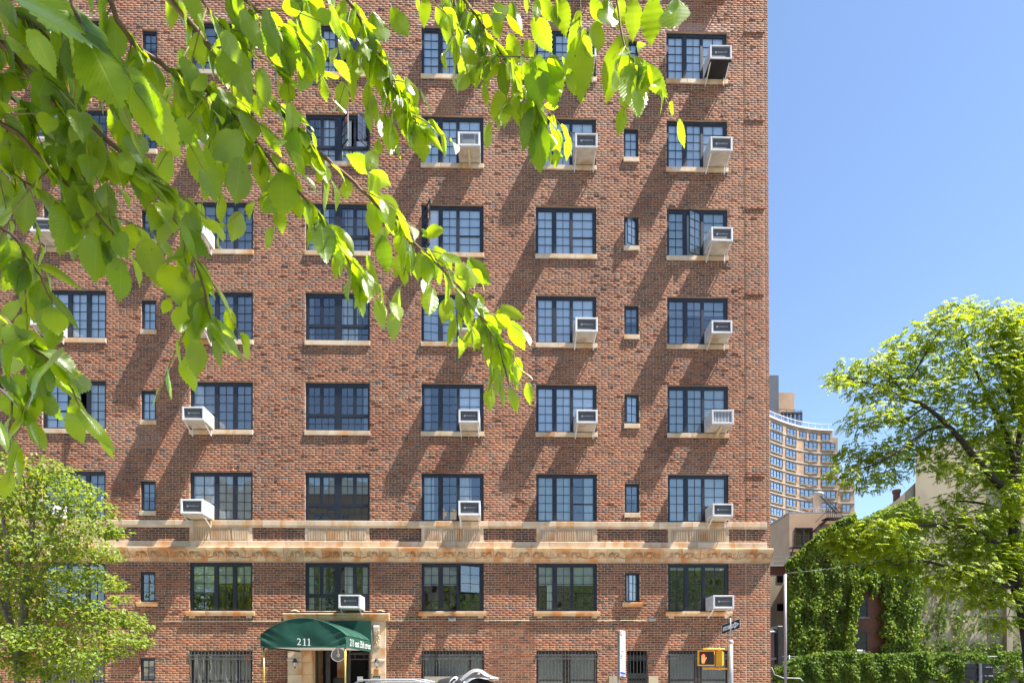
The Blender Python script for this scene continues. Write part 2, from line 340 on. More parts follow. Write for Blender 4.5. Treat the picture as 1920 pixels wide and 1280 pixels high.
M['soffit'] = mk('white_soffit', (0.7, 0.68, 0.62), (0.62, 0.6, 0.54), 2, 0.7)
M['brass'] = mk('brass', (0.62, 0.47, 0.12), (0.5, 0.36, 0.08), 6, 0.32, metal=0.85)
M['galv'] = mk('galvanised_steel', (0.38, 0.40, 0.42), (0.30, 0.315, 0.33), 8, 0.45, metal=0.45, stretch=(1, 1, 0.3))
M['galvdull'] = mk('painted_grey_steel', (0.42, 0.43, 0.44), (0.33, 0.34, 0.35), 8, 0.55, metal=0.1)
M['iron'] = mk('iron_grille', (0.16, 0.15, 0.145), (0.09, 0.085, 0.08), 9, 0.5, metal=0.3)
M['irondark'] = mk('black_iron', (0.025, 0.025, 0.027), (0.045, 0.042, 0.04), 7, 0.5)
M['chrome'] = mk('polished_metal', (0.72, 0.73, 0.75), (0.64, 0.65, 0.67), 4, 0.14, metal=0.95)
M['sigyel'] = mk('signal_yellow', (0.95, 0.45, 0.012), (0.9, 0.4, 0.01), 5, 0.42)
M['sigblk'] = mk('signal_face', (0.03, 0.028, 0.028), (0.05, 0.045, 0.042), 5, 0.35)
M['hand'] = mk_emit('lit_hand', (1.0, 0.13, 0.045), 1.1)
M['signblk'] = mk('sign_black', (0.012, 0.012, 0.013), (0.03, 0.03, 0.03), 6, 0.4)
M['stucco_tan'] = mk('tan_stucco', (0.58, 0.39, 0.245), (0.52, 0.345, 0.215), 0.8, 0.9, 0.3, 30, c3=(0.44, 0.29, 0.185), s3=0.25)
M['stucco'] = mk('cream_stucco', (0.50, 0.425, 0.29), (0.42, 0.35, 0.235), 0.5, 0.92, 0.3, 14, stretch=(1, 1, 0.35), c3=(0.21, 0.185, 0.14), s3=0.3)
M['concrete'] = mk('concrete', (0.33, 0.32, 0.29), (0.26, 0.25, 0.225), 1.2, 0.92, 0.3, 30, c3=(0.18, 0.165, 0.14), s3=0.5)
M['asphalt'] = mk('asphalt', (0.13, 0.128, 0.125), (0.10, 0.10, 0.098), 6, 0.9, 0.4, 80)
M['pave'] = mk('pavement', (0.46, 0.44, 0.40), (0.38, 0.365, 0.335), 1.5, 0.9, 0.3, 60)
M['bark'] = mk('bark', (0.055, 0.042, 0.033), (0.03, 0.024, 0.02), 9, 0.95, 0.8, 40, stretch=(1, 1, 0.35))
M['barkgrey'] = mk('grey_bark', (0.24, 0.205, 0.165), (0.155, 0.13, 0.105), 7, 0.95, 0.7, 40, stretch=(1, 1, 0.4))
M['twig'] = mk('twig', (0.20, 0.125, 0.075), (0.115, 0.075, 0.045), 25, 0.8, 0.3, 90)
M['twiggreen'] = mk('green_twig', (0.28, 0.27, 0.08), (0.21, 0.19, 0.06), 25, 0.7)
M['elm'] = mk_leaf('elm_leaf', (0.066, 0.125, 0.014), (0.042, 0.088, 0.011), (0.60, 0.82, 0.008), 0.58, 0.42, veins=True, rough=0.33)
M['elm_far'] = mk_leaf('elm_crown_leaf', (0.07, 0.14, 0.018), (0.045, 0.1, 0.014), (0.25, 0.45, 0.012), 0.4, 0.2, attr=True)
M['locust'] = mk_leaf('pinnate_leaf', (0.19, 0.25, 0.02), (0.08, 0.15, 0.018), (0.72, 0.80, 0.014), 0.5, 0.10, attr=True)
M['pear'] = mk_leaf('small_glossy_leaf', (0.19, 0.26, 0.045), (0.075, 0.13, 0.02), (0.66, 0.74, 0.03), 0.42, 0.13, attr=True, rough=0.4)
M['ivy'] = mk_leaf('ivy_leaf', (0.21, 0.28, 0.055), (0.08, 0.14, 0.03), (0.52, 0.66, 0.02), 0.32, 0.04, attr=True)
M['tbrick'] = mk_wallbrick('tower_brick', (0.44, 0.285, 0.175), (0.38, 0.24, 0.15), (0.40, 0.29, 0.19))
M['hbrick'] = mk_wallbrick('house_brick', (0.22, 0.085, 0.055), (0.16, 0.06, 0.042), (0.2, 0.14, 0.1))
M['pane_blue'] = mk_glass('far_window_glass', (0.25, 0.3, 0.4), 9.0)
M['silver'] = mk('silver_car_paint', (0.56, 0.57, 0.58), (0.53, 0.54, 0.55), 2, 0.22, metal=0.55)
M['rubber'] = mk('rubber', (0.018, 0.018, 0.018), (0.028, 0.028, 0.028), 8, 0.8)
M['tail'] = mk('red_lens', (0.55, 0.02, 0.015), None, 3, 0.2)
M['wood'] = mk('weathered_board', (0.38, 0.34, 0.27), (0.26, 0.23, 0.18), 4, 0.85, 0.3, 30, stretch=(0.5, 1, 6))
M['woodpale'] = mk('raw_timber', (0.62, 0.5, 0.31), (0.52, 0.4, 0.24), 4, 0.8, stretch=(6, 1, 0.5))
M['orange'] = mk('orange_print', (0.8, 0.12, 0.015), None, 4, 0.5); M['yellowc'] = mk('yellow_curtain', (0.5, 0.34, 0.07), (0.36, 0.24, 0.05), 3, 0.9, stretch=(5, 1, 0.3))
# ------------------------------------------------------------------ ground
gm = MB(); gm.quad((-1500, -1500, -0.15), (1500, -1500, -0.15), (1500, 1500, -0.15), (-1500, 1500, -0.15))
tag(gm.build('ground', M['asphalt']), 'grey asphalt street and ground running to the horizon', kind='structure')
gm = MB(); gm.box(-60, 10.5, 15.6, 21.0, -0.16, 0.0); tag(gm.build('pavement', M['pave']), 'concrete pavement in front of the brick building', kind='structure')
gm = MB(); gm.box(-60, 10.5, -6.0, 5.2, -0.16, 0.0); tag(gm.build('near_pavement', M['pave']), 'concrete pavement on the near side of the street', kind='structure')

# ------------------------------------------------------------------ apartment building
FL = 2.931; CH = FL/39
XL, XR = -20.5, 8.95
def ZT(r): return 5.187+(6-r)*FL if r < 7 else 5.187-38*CH
WH = 21*CH
COLS = {'A': (-14.68, -12.66, 'L'), 'B': (-9.975, -7.961, 'L'), 'C': (-6.271, -4.187, 'C'), 'D': (-2.51, -0.482, 'R'), 'E': (1.235, 3.231, 'R'), 'F': (5.565, 7.587, 'R')}
NX = {'m': (FX(263), FX(291.5)), 'n': (FX(1171.5), FX(1199))}
WALLTOP = ZT(-2)+0.9
BB = thing('apartment_building', (-5, D, 0), 'tall red brick apartment building with dark steel windows and buff stone bands', 'building')
openings = []      # brick free rectangles x0, x1, z0, z1
holes = []         # real openings through the wall
for c, (x0, x1, k) in COLS.items():
    for r in range(-1, 8):
        if r == 7:
            if c == 'C': continue
            holes.append((x0, x1, 0.75, ZT(7)))
        else:
            holes.append((x0, x1, ZT(r)-WH, ZT(r)))
            if r < 5: openings.append((x0-0.02, x1+0.02, ZT(r)-WH-2*CH, ZT(r)-WH))
            if r == 6: openings.append((x0-0.09, x1+0.09, ZT(r)-WH-2*CH, ZT(r)-WH))
NZ = {}
for c, (x0, x1) in NX.items():
    for r in range(-1, 8):
        zt = ZT(r)-(4 if r < 7 else 3)*CH; zb = zt-13*CH
        if r == 7 and c == 'n':
            holes.append((FX(1175), FX(1214), 0.0, ZT(7))); continue
        if r == 7: zb = zt-10*CH
        NZ[c, r] = (zt, zb); holes.append((x0, x1, zb, zt))
        if r < 7: openings.append((x0-0.02, x1+0.03, zb-2*CH, zb))
ENT = (FX(541, 1260), FX(724, 1260)); ENTZ = FZ(1149, 630)
DOOR = (FX(585, 1260), FX(693, 1260)); DOORZ = FZ(1190, 640)
holes.append((DOOR[0], DOOR[1], 0.0, DOORZ))
openings += holes
ZS1, ZS0 = ZT(5)-WH, ZT(5)-WH-3*CH          # sill course
ZP0 = FZ(1015.5)                             # bottom of the fluted panels
ZR0 = FZ(1030)                               # bottom of the plain string course
ZF0 = FZ(1053)                               # bottom of the frieze
openings += [(XL-1, 8.84, ZS0, ZS1), (XL-1, 8.84, ZF0, ZP0), (ENT[0], ENT[1], 0, ENTZ)]
for c, (x0, x1, k) in COLS.items(): openings.append((x0, x1, ZP0, ZS0))

def free(x0, x1, z0, z1, rects):
    iv = [(x0, x1)]
    for a, b, c, d in rects:
        if d <= z0+1e-4 or c >= z1-1e-4: continue
        nv = []
        for p, q in iv:
            if b <= p or a >= q: nv.append((p, q)); continue
            if a > p: nv.append((p, a))
            if b < q: nv.append((b, q))
        iv = nv
    return sorted(iv)
# mortar sheet with the openings cut out, and the reveals of the openings
wm = MB()
zc = sorted(set([0.0, WALLTOP]+[round(z, 5) for h in holes for z in h[2:]]))
for z0, z1 in zip(zc, zc[1:]):
    for a, b in free(XL, XR-0.004, z0, z1, holes): wm.quad((a, D, z0), (b, D, z0), (b, D, z1), (a, D, z1))
for x0, x1, z0, z1 in holes:
    y1 = D+0.30
    wm.quad((x0, D, z0), (x0, y1, z0), (x0, y1, z1), (x0, D, z1)); wm.quad((x1, y1, z0), (x1, D, z0), (x1, D, z1), (x1, y1, z1))
    wm.quad((x0, D, z1), (x0, y1, z1), (x1, y1, z1), (x1, D, z1)); wm.quad((x0, y1, z0), (x0, D, z0), (x1, D, z0), (x1, y1, z0))
WALL = wm.build('wall', M['mortar'], BB)
# the rest of the block, closed
sm = MB(); yb = D+16
sm.quad((XR-0.004, D, 0), (XR-0.004, yb, 0), (XR-0.004, yb, WALLTOP), (XR-0.004, D, WALLTOP)); sm.quad((XL, yb, 0), (XL, D, 0), (XL, D, WALLTOP), (XL, yb, WALLTOP))
sm.quad((XR, yb, 0), (XL, yb, 0), (XL, yb, WALLTOP), (XR, yb, WALLTOP))
M['sidebrick'] = mk_wallbrick('side_brick', (0.30, 0.11, 0.07), (0.2, 0.07, 0.05), (0.4, 0.3, 0.22))
sm.build('side_wall', M['sidebrick'], BB)
rm = MB(); rm.box(XL+0.05, XR-0.05, D+0.02, yb-0.02, WALLTOP, WALLTOP+0.2); rm.build('roof', M['concrete'], BB)
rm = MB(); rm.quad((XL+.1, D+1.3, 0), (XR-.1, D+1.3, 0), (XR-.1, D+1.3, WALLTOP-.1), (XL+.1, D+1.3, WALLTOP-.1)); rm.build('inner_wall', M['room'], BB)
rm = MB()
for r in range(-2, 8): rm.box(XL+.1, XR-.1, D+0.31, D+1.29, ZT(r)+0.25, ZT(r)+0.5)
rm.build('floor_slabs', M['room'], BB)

# bricks: common bond, a row of headers every sixth course
def rough_at(x, z):
    s = 0.5+0.5*math.sin(x*0.9+1.7*math.sin(z*0.55+0.4))*math.sin(z*1.15+1.3*math.sin(x*0.42))
    lift = 0.55+0.45*min(1, max(0, (z-5.0)/9.0))
    if z < 6.2: lift = 0.3+0.3*max(0, math.sin(x*0.7+z*1.3))
    if x > 8.14: lift *= 0.45
    return (0.25+0.75*s)*lift
PAL = [(0.258, 0.098, 0.053), (0.235, 0.085, 0.046), (0.275, 0.11, 0.061), (0.20, 0.072, 0.042), (0.245, 0.104, 0.062), (0.185, 0.077, 0.048), (0.30, 0.121, 0.065), (0.252, 0.091, 0.05)]
DRK = [(0.12, 0.075, 0.066), (0.088, 0.069, 0.071), (0.145, 0.08, 0.062), (0.12, 0.092, 0.088), (0.105, 0.07, 0.062)]
def bcol(header):
    c = rnd.choice(DRK) if rnd.random() < (0.34 if header else 0.08) else rnd.choice(PAL)
    k = rnd.uniform(0.8, 1.2)*.9; return (c[0]*k, c[1]*k, c[2]*k)
PATCH = [(rnd.uniform(-15, 7), 0, rnd.uniform(6, 24), 0, rnd.choice(((.33, .2, .15), (.2, .09, .06), (.38, .17, .1)))) for _ in range(16)]
PATCH = [(a, a+rnd.uniform(.6, 2.4), c, c+rnd.uniform(.3, 1.3), t) for a, b, c, d, t in PATCH]
def weather(c, x, z):
    """soot runs below sills and copings, pale repointed patches over the top row"""
    def mixc(a, b, t): return tuple(p+(q-p)*t for p, q in zip(a, b))
    c = mixc(c, (.22, .125, .092), .30*min(1, max(0, (z-9)/10))*(.55+.45*math.sin(x*.55+1.1*math.sin(z*.4))))
    for px0, px1, pz0, pz1, tn in PATCH:
        if px0+.1*math.sin(z*9) < x < px1+.1*math.sin(z*7) and pz0 < z < pz1: c = mixc(c, tn, .32)
    if ZP0-.02 < z < ZS0+.02 and x < 8.84:              # under the sill course
        run = .5+.5*math.sin(x*9.0+1.5*math.sin(x*3.1)); c = mixc(c, (.05, .036, .033), min(.85, .18+.62*run*min(1, .35+(z-ZP0)/(ZS0-ZP0))))
    for cc, (x0, x1, k) in COLS.items():
        if x0-.15 < x < x1+.15:
            for r in range(0, 7):
                zs = ZT(r)-WH-.15
                if r == 5: continue
                dz = zs-z
                if 0 < dz < .75:
                    e = max(math.exp(-((x-x0)/.13)**2), math.exp(-((x-x1)/.13)**2), .55*math.exp(-((x-(x0+x1)/2-.3*math.sin(r*5+x0))/.1)**2)); c = mixc(c, (.07, .048, .042), .6*e*(1-dz/.75))
                    if (r*7+ord(cc)) % 5 == 0 and dz < .5: c = mixc(c, (.40, .17, .07), .35*math.exp(-((x-x1+.5)/.22)**2))
            if ZT(0) < z < ZT(0)+.28: c = mixc(c, (.42, .30, .25), .45)
    if 6.5 < ZF0-z+6.5 < 7.1: c = mixc(c, (.08, .055, .048), .35*(1-(ZF0-z)/.6)*(.5+.5*math.sin(x*5.3+math.sin(x*2))))
    return c
BV, BC, singles = [], [], []
nz = int(WALLTOP/CH); JT = 0.0165
proud = [FZ(62, 1420), FZ(226, 1420), FZ(389, 1420), FZ(553.5, 1420), FZ(890, 1420)]
for k in range(nz):
    z0 = ZT(6)+(k-int(ZT(6)/CH))*CH; z1 = z0+CH
    if z0 < -0.01: continue
    zm = (z0+z1)/2; header = (k % 6 == 2)
    L = 0.1085 if header else 0.217
    ivs = free(XL, 8.135, z0+0.02, z1-0.02, openings)+free(8.16, 8.825, z0+0.02, z1-0.02, openings)+free(8.835, XR, z0+0.02, z1-0.02, openings)
    ph = (k % 2)*0.1085 + rnd.uniform(-0.012, 0.012)
    for a, b in ivs:
        x = math.floor((a-ph)/L)*L+ph
        while x < b-0.02:
            p, q = max(a-(0.0 if a == x else JT*0.5), x), min(b+JT*0.5, x+L)
            x += L
            if q-p < 0.045: continue
            xa, xb = p+JT*0.5+rnd.uniform(-.002, .002), q-JT*0.5+rnd.uniform(-.002, .002)
            if xb-xa < 0.03: continue
            za, zb = z0+JT*0.5+rnd.uniform(-.002, .0015), z1-JT*0.5+rnd.uniform(-.0015, .002)
            rg = rough_at((xa+xb)/2, zm)
            u = rnd.random()
            o = 0.0002+rnd.random()*0.0001
            if u < 0.5*rg: o += rnd.uniform(0.0004, 0.0042)
            if u < 0.07*rg: o += rnd.uniform(0.002, 0.008)
            if xa > 8.15 and any(abs(zm-zz) < CH*0.55 for zz in proud): o += 0.022
            if xa > 8.83: o = -0.0
            j = (0.00005 if u >= 0.5*rg else 0.0003+0.0018*rg)
            ys = [D-max(0.00015, o+rnd.uniform(-j, j)) for _ in range(4)]
            if xa > 8.83: ys = [D-0.0006]*4
            ex = [rnd.uniform(-1, 1)*0.0035*rg for _ in range(8)]
            c = weather(bcol(header), (xa+xb)/2, zm)
            if -0.42 < xa and xb < 1.2 and 0.55 < z0 and z0 < 3.7 and len(singles) < 300:
                singles.append((xa, xb, za, zb, o, c)); continue
            BV.append(((xa+ex[0], ys[0], za+ex[1]), (xb+ex[2], ys[1], za+ex[3]), (xb+ex[4], ys[2], zb+ex[5]), (xa+ex[6], ys[3], zb+ex[7]),
                       (xa, D+0.04, za), (xb, D+0.04, za), (xb, D+0.04, zb), (xa, D+0.04, zb)))
            BC.append(c)
nb = len(BV); V = np.array(BV, dtype=np.float32).reshape(-1, 3); base = (np.arange(nb)*8)[:, None, None]
Fq = (base+np.array([(0, 1, 2, 3), (4, 5, 1, 0), (3, 2, 6, 7), (4, 0, 3, 7), (1, 5, 6, 2)])[None]).reshape(-1, 4)
me = npmesh('bricks', V-np.array([-5, D, 0], dtype=np.float32), Fq, M['brick'], np.repeat(np.array(BC, dtype=np.float32), 5, axis=0))
bo = bpy.data.objects.new('bricks', me); COL.objects.link(bo); place(bo, (-5, D, 0), BB); tag(bo, kind='stuff')
vb = []
for i in range(5):
    b = MB(); b.box(-0.5, 0.5, -1, 1, -0.5, 0.5)
    b.v = [(x+rnd.uniform(-.012, .012), y*0.02+(rnd.uniform(-.0016, .0016) if y < 0 else 0), z+rnd.uniform(-.03, .03)) for x, y, z in b.v]
    vb.append(b.mesh('brick', M['brick1']))
for xa, xb, za, zb, o, c in singles:
    q = inst('brick', rnd.choice(vb), ((xa+xb)/2, D+0.02-o-0.0016, (za+zb)/2), WALL, scale=(xb-xa, 1, zb-za)); q.color = (*c, 1)

# ------------------------------------------------------------------ stone bands
def blocks(name, z0, z1, out, step, mat, prof=None, x1=8.84, ph=0.0):
    x = XL+ph; i = 0
    while x < x1-0.05:
        b = min(x+step, x1)
        if b > x1-0.2: b = x1
        m = MB()
        if prof: m.sweep_x([(D-o, z) for o, z in prof]+[(D+0.02, prof[-1][1]), (D+0.02, prof[0][1])], x+0.003, b-0.003)
        else: m.box(x+0.003, b-0.003, D-out, D+0.02, z0+0.002, z1-0.002, bev=0.006)
        yield m.build(name, mat, BB, at=((x+b)/2, D, z0)), x, b, i
        x = b; i += 1
for o, a, b, i in blocks('sill_course_block', ZS0, ZS1, 0.05, 0.56, M['terra_pale'],
                         prof=[(0.02, ZS0), (0.028, ZS0+0.05), (0.055, ZS0+0.075), (0.055, ZS1-0.01), (0.045, ZS1)]): pass
for o, a, b, i in blocks('string_course_block', ZR0, ZP0, 0.05, 0.61, M['terra_pale'], ph=0.2,
                         prof=[(0.045, ZR0+0.02), (0.045, ZP0-0.012), (0.03, ZP0)]): pass
FT = ZR0+0.035
fprof = [(0.012, ZF0), (0.03, ZF0+0.01), (0.035, ZF0+0.07), (0.05, ZF0+0.085), (0.075, ZF0+0.17), (0.125, ZF0+0.27), (0.17, ZF0+0.325), (0.185, ZF0+0.34), (0.19, FT-0.02), (0.165, FT), (0.0, FT+0.015)]
def fy(t):        # frieze face: outward position and height at t = 0..1
    return 0.05+0.125*t**1.4, ZF0+0.09+0.24*t
relief = []; soots = []
for mir in (1, -1):
    m = MB()
    def pt(u, t, lift=0.004):
        o, z = fy(t); return (u*mir*0.29, -(o+lift), z-ZF0)
    sp = []
    for i in range(22):
        a = -1.2+i*0.36; rr = 0.46*(1-i/26.0)
        sp.append(pt(0.42*math.cos(a)*rr*2-0.12, 0.50+rr*0.92*math.sin(a)))
    m.tube(sp, [0.009+0.007*(1-i/22) for i in range(22)], 5)
    st = [pt(-1.0+0.11*i, 0.12+0.5*(i/9)**2) for i in range(9)]; m.tube(st, 0.01, 5)
    for i in range(6):                      # acanthus lobes fanning from the stem
        a = 0.25+i*0.42; c0 = pt(0.5, 0.25); c1 = pt(0.5+0.42*math.cos(a), 0.25+0.62*abs(math.sin(a)))
        m.tube([c0, tuple((p+q)/2 for p, q in zip(c0, c1)), c1], [0.006, 0.017, 0.004], 5)
    relief.append(m.mesh('acanthus_relief', M['terra'], True))
    g = MB(); g.tube([(p[0]+.008*mir, p[1]+.004, p[2]-.016) for p in sp], .0085, 4); g.tube([(p[0], p[1]+.004, p[2]-.015) for p in st], .008, 4)
    for i in range(6):
        a = 0.05+i*0.42; c0 = pt(0.5, 0.25, .001); c1 = pt(0.5+0.46*math.cos(a), 0.25+0.68*abs(math.sin(a)), .001); g.tube([c0, tuple((p+q)/2 for p, q in zip(c0, c1)), c1], .0065, 4)
    soots.append(g.mesh('soot_line', M['terra_dark']))
grv = MB()
for o, a, b, i in blocks('frieze_block', ZF0, FT, 0, 0.615, M['terra'], prof=fprof, x1=8.99, ph=0.05):
    if b-a > 0.5: inst('acanthus_relief', relief[i % 2], ((a+b)/2, D, ZF0), o); tag(inst('soot_line', soots[i % 2], ((a+b)/2, D, ZF0), o), kind='stuff')
    g = MB()                                # soot lodged in the joints and round the carving
    for q in range(3):
        u0 = a+0.09+q*0.2+rnd.uniform(-.03, .03); t0 = rnd.uniform(0.1, 0.5)
        pts = []
        for s in range(7):
            yy, zz = fy(min(1, t0+s*0.08)); pts.append((u0+0.035*math.sin(s*0.9+q+i), D-yy-0.0005, zz))
        g.tube(pts, 0.0045, 4)
    yy, zz = fy(0); y2, z2 = fy(1); g.tube([(b-0.001, D-yy+.002, zz), (b-0.001, D-(yy+y2)/2+0.012, (zz+z2)/2), (b-0.001, D-y2+.002, z2)], 0.005, 4)
    tag(g.build('soot_line', M['terra_dark'], o), kind='stuff')
# fluted panels under the windows of the row above the band
for c, (x0, x1, k) in COLS.items():
    pw = (x1-x0)/3
    for i in range(3):
        a, b = x0+i*pw, x0+(i+1)*pw
        m = MB(); m.box(a+0.004, b-0.004, D-0.018, D+0.02, ZP0+0.004, ZS0-0.002, bev=0.004)
        o = m.build('fluted_panel', M['terra_pale'], BB, at=((a+b)/2, D, ZP0))
        g = MB(); lo = a+(0.11 if i == 0 else 0.03); hi = b-(0.11 if i == 2 else 0.03); nf = 7 if i in (0, 2) else 8
        for q in range(nf):
            xx = lo+(q+0.5)*(hi-lo)/nf; hw = (hi-lo)/nf*0.36; zb_, zt_ = ZP0+0.06, ZS0-0.06
            ring = [(xx+hw*math.cos(t), zt_+hw*math.sin(t)) for t in [j*math.pi/5 for j in range(6)]]+[(xx-hw*math.cos(t), zb_-hw*math.sin(t)) for t in [j*math.pi/5 for j in range(6)]]
            n = len(ring); inn = [(xx+(p-xx)*0.55, (zb_+zt_)/2+(z-(zb_+zt_)/2)*0.93) for p, z in ring]
            vs = [(p, D-0.0185, z) for p, z in ring]+[(xx+(p-xx)*0.86, D-0.034, (zb_+zt_)/2+(z-(zb_+zt_)/2)*0.985) for p, z in ring]+[(p, D-0.034, z) for p, z in inn]+[(xx+(p-xx)*0.6, D-0.0185, z) for p, z in inn]
            fs = [(h*n+j, h*n+(j+1) % n, (h+1)*n+(j+1) % n, (h+1)*n+j) for h in range(3) for j in range(n)]
            g.add(vs, fs)
            sv = [(p, D-0.0192, z) for p, z in ring]+[(xx+(p-xx)*1.24, D-0.0192, (zb_+zt_)/2+(z-(zb_+zt_)/2)*1.03) for p, z in ring]; g.add(sv, [(j, n+j, n+(j+1) % n, (j+1) % n) for j in range(n)], 1)
            sv = [(xx+(p-xx)*.62, D-0.0188, z) for p, z in inn]; g.add(sv, [tuple(range(n))], 0)
        tag(g.build('flute', [M['terra_pale'], M['terra_dark']], o), kind='stuff')

# ------------------------------------------------------------------ windows
unit = MB(); unit.quad((-0.5, 0, -0.5), (0.5, 0, -0.5), (0.5, 0, 0.5), (-0.5, 0, 0.5)); PANE = unit.mesh('pane', M['glass'])
rest_v = []; npane = 0
YF = D+0.052; YG = D+0.082
def hinge(verts, xh, ang):
    ca, sa = math.cos(ang), math.sin(ang); o = []
    for x, y, z in verts:
        dx, dy = x-xh, y-YF
        s = 1 if ang > 0 else 1
        o.append((xh+dx*ca+dy*sa, YF-dx*sa+dy*ca if True else 0, z))
    return o
def sash(win, x0, x1, z0, z1, nc, nr, ang=0.0, side='l', own=False, fm='frame'):
    """a glazed leaf; ang > 0 swings it outward on its left or right edge"""
    global npane
    m = MB(); b = 0.012; mt = 0.0155; ya, yb = YF+0.006, YF+0.044
    m.box(x0, x0+b, ya, yb, z0, z1); m.box(x1-b, x1, ya, yb, z0, z1); m.box(x0+b, x1-b, ya+.001, yb, z1-b, z1); m.box(x0+b, x1-b, ya+.001, yb, z0, z0+b)
    pw, phh = (x1-x0-2*b)/nc, (z1-z0-2*b)/nr
    for i in range(1, nc): m.box(x0+b+i*pw-mt/2, x0+b+i*pw+mt/2, ya+0.008, yb-0.004, z0+b, z1-b)
    for i in range(1, nr): m.box(x0+b, x1-b, ya+0.010, yb-0.006, z0+b+i*phh-mt/2, z0+b+i*phh+mt/2)
    xh = x0 if side == 'l' else x1; a = ang if side == 'l' else -ang
    if ang: m.v = hinge(m.v, xh, a)
    m.build('sash', M[fm], win)
    for i in range(nc):
        for j in range(nr):
            xa, xb_ = x0+b+i*pw+0.004, x0+b+(i+1)*pw-0.004; za, zb_ = z0+b+j*phh+0.004, z0+b+(j+1)*phh-0.004
            cen = ((xa+xb_)/2, YG, (za+zb_)/2)
            if own and npane < 300:
                if ang: cen = hinge([cen], xh, a)[0]
                inst('pane', PANE, cen, win, rot=(rnd.gauss(0, .004), 0, -a+rnd.gauss(0, .004)), scale=(xb_-xa+.01, 1, zb_-za+.01)); npane += 1
            else:
                tx, tz = rnd.gauss(0, .004), rnd.gauss(0, .004); w2, h2 = (xb_-xa)/2+.005, (zb_-za)/2+.005
                q = [(cen[0]+sx*w2, cen[1]+sx*w2*tx+sz*h2*tz, cen[2]+sz*h2) for sx, sz in ((-1, -1), (1, -1), (1, 1), (-1, 1))]
                rest_v.extend(hinge(q, xh, a) if ang else q)
def sill(win, x0, x1, z, row):
    L = x1-x0; n = 3 if L > 1 else 1
    cuts = [0]+sorted(rnd.uniform(i/n-0.06, i/n+0.06) for i in range(1, n))+[1]
    e = 0.02 if row < 6 else 0.09
    for i in range(n):
        a, b = x0-e+(L+2*e)*cuts[i], x0-e+(L+2*e)*cuts[i+1]
        m = MB()
        if row < 6:
            m.box(a+0.002, b-0.002, D-0.042, D+0.06, z-0.148, z-0.002, bev=0.008)
        else:
            m.sweep_x([(D-0.035, z-0.15), (D-0.05, z-0.11), (D-0.085, z-0.075), (D-0.085, z-0.012), (D-0.07, z-0.002), (D+0.06, z-0.002), (D+0.06, z-0.15)], a+0.002, b-0.002)
            if i in (0, n-1) and L > 1:
                fx = a+0.1 if i == 0 else b-0.28; m.box(fx, fx+0.18, D-0.032, D+0.02, z-0.215, z-0.151)
        m.build('sill_stone', M['terra'] if row == 6 else M['terra_pale'], win, at=((a+b)/2, D, z))
def drape(win, x0, x1, z0, z1, mat, folds=0, name='curtain'):
    m = MB(); yy = D+0.125
    if not folds: m.quad((x0, yy, z0), (x1, yy, z0), (x1, yy, z1), (x0, yy, z1))
    else:
        n = int(max(8, (x1-x0)*folds*6)); vs = []
        for i in range(n+1):
            x = x0+(x1-x0)*i/n; y = yy+0.03*math.sin(i*1.05)+0.012*math.sin(i*2.3+1)
            vs += [(x, y, z0), (x+0.01*math.sin(i*.7), y*1.0+0.01, z1)]
        m.add(vs, [(2*i, 2*i+2, 2*i+3, 2*i+1) for i in range(n)])
    m.build(name, mat, win, smooth=folds > 0)
FR = {'R': ((.036, .274), (.336, .567), (.607, .945)), 'L': ((.045, .386), (.443, .68), (.737, .972))}
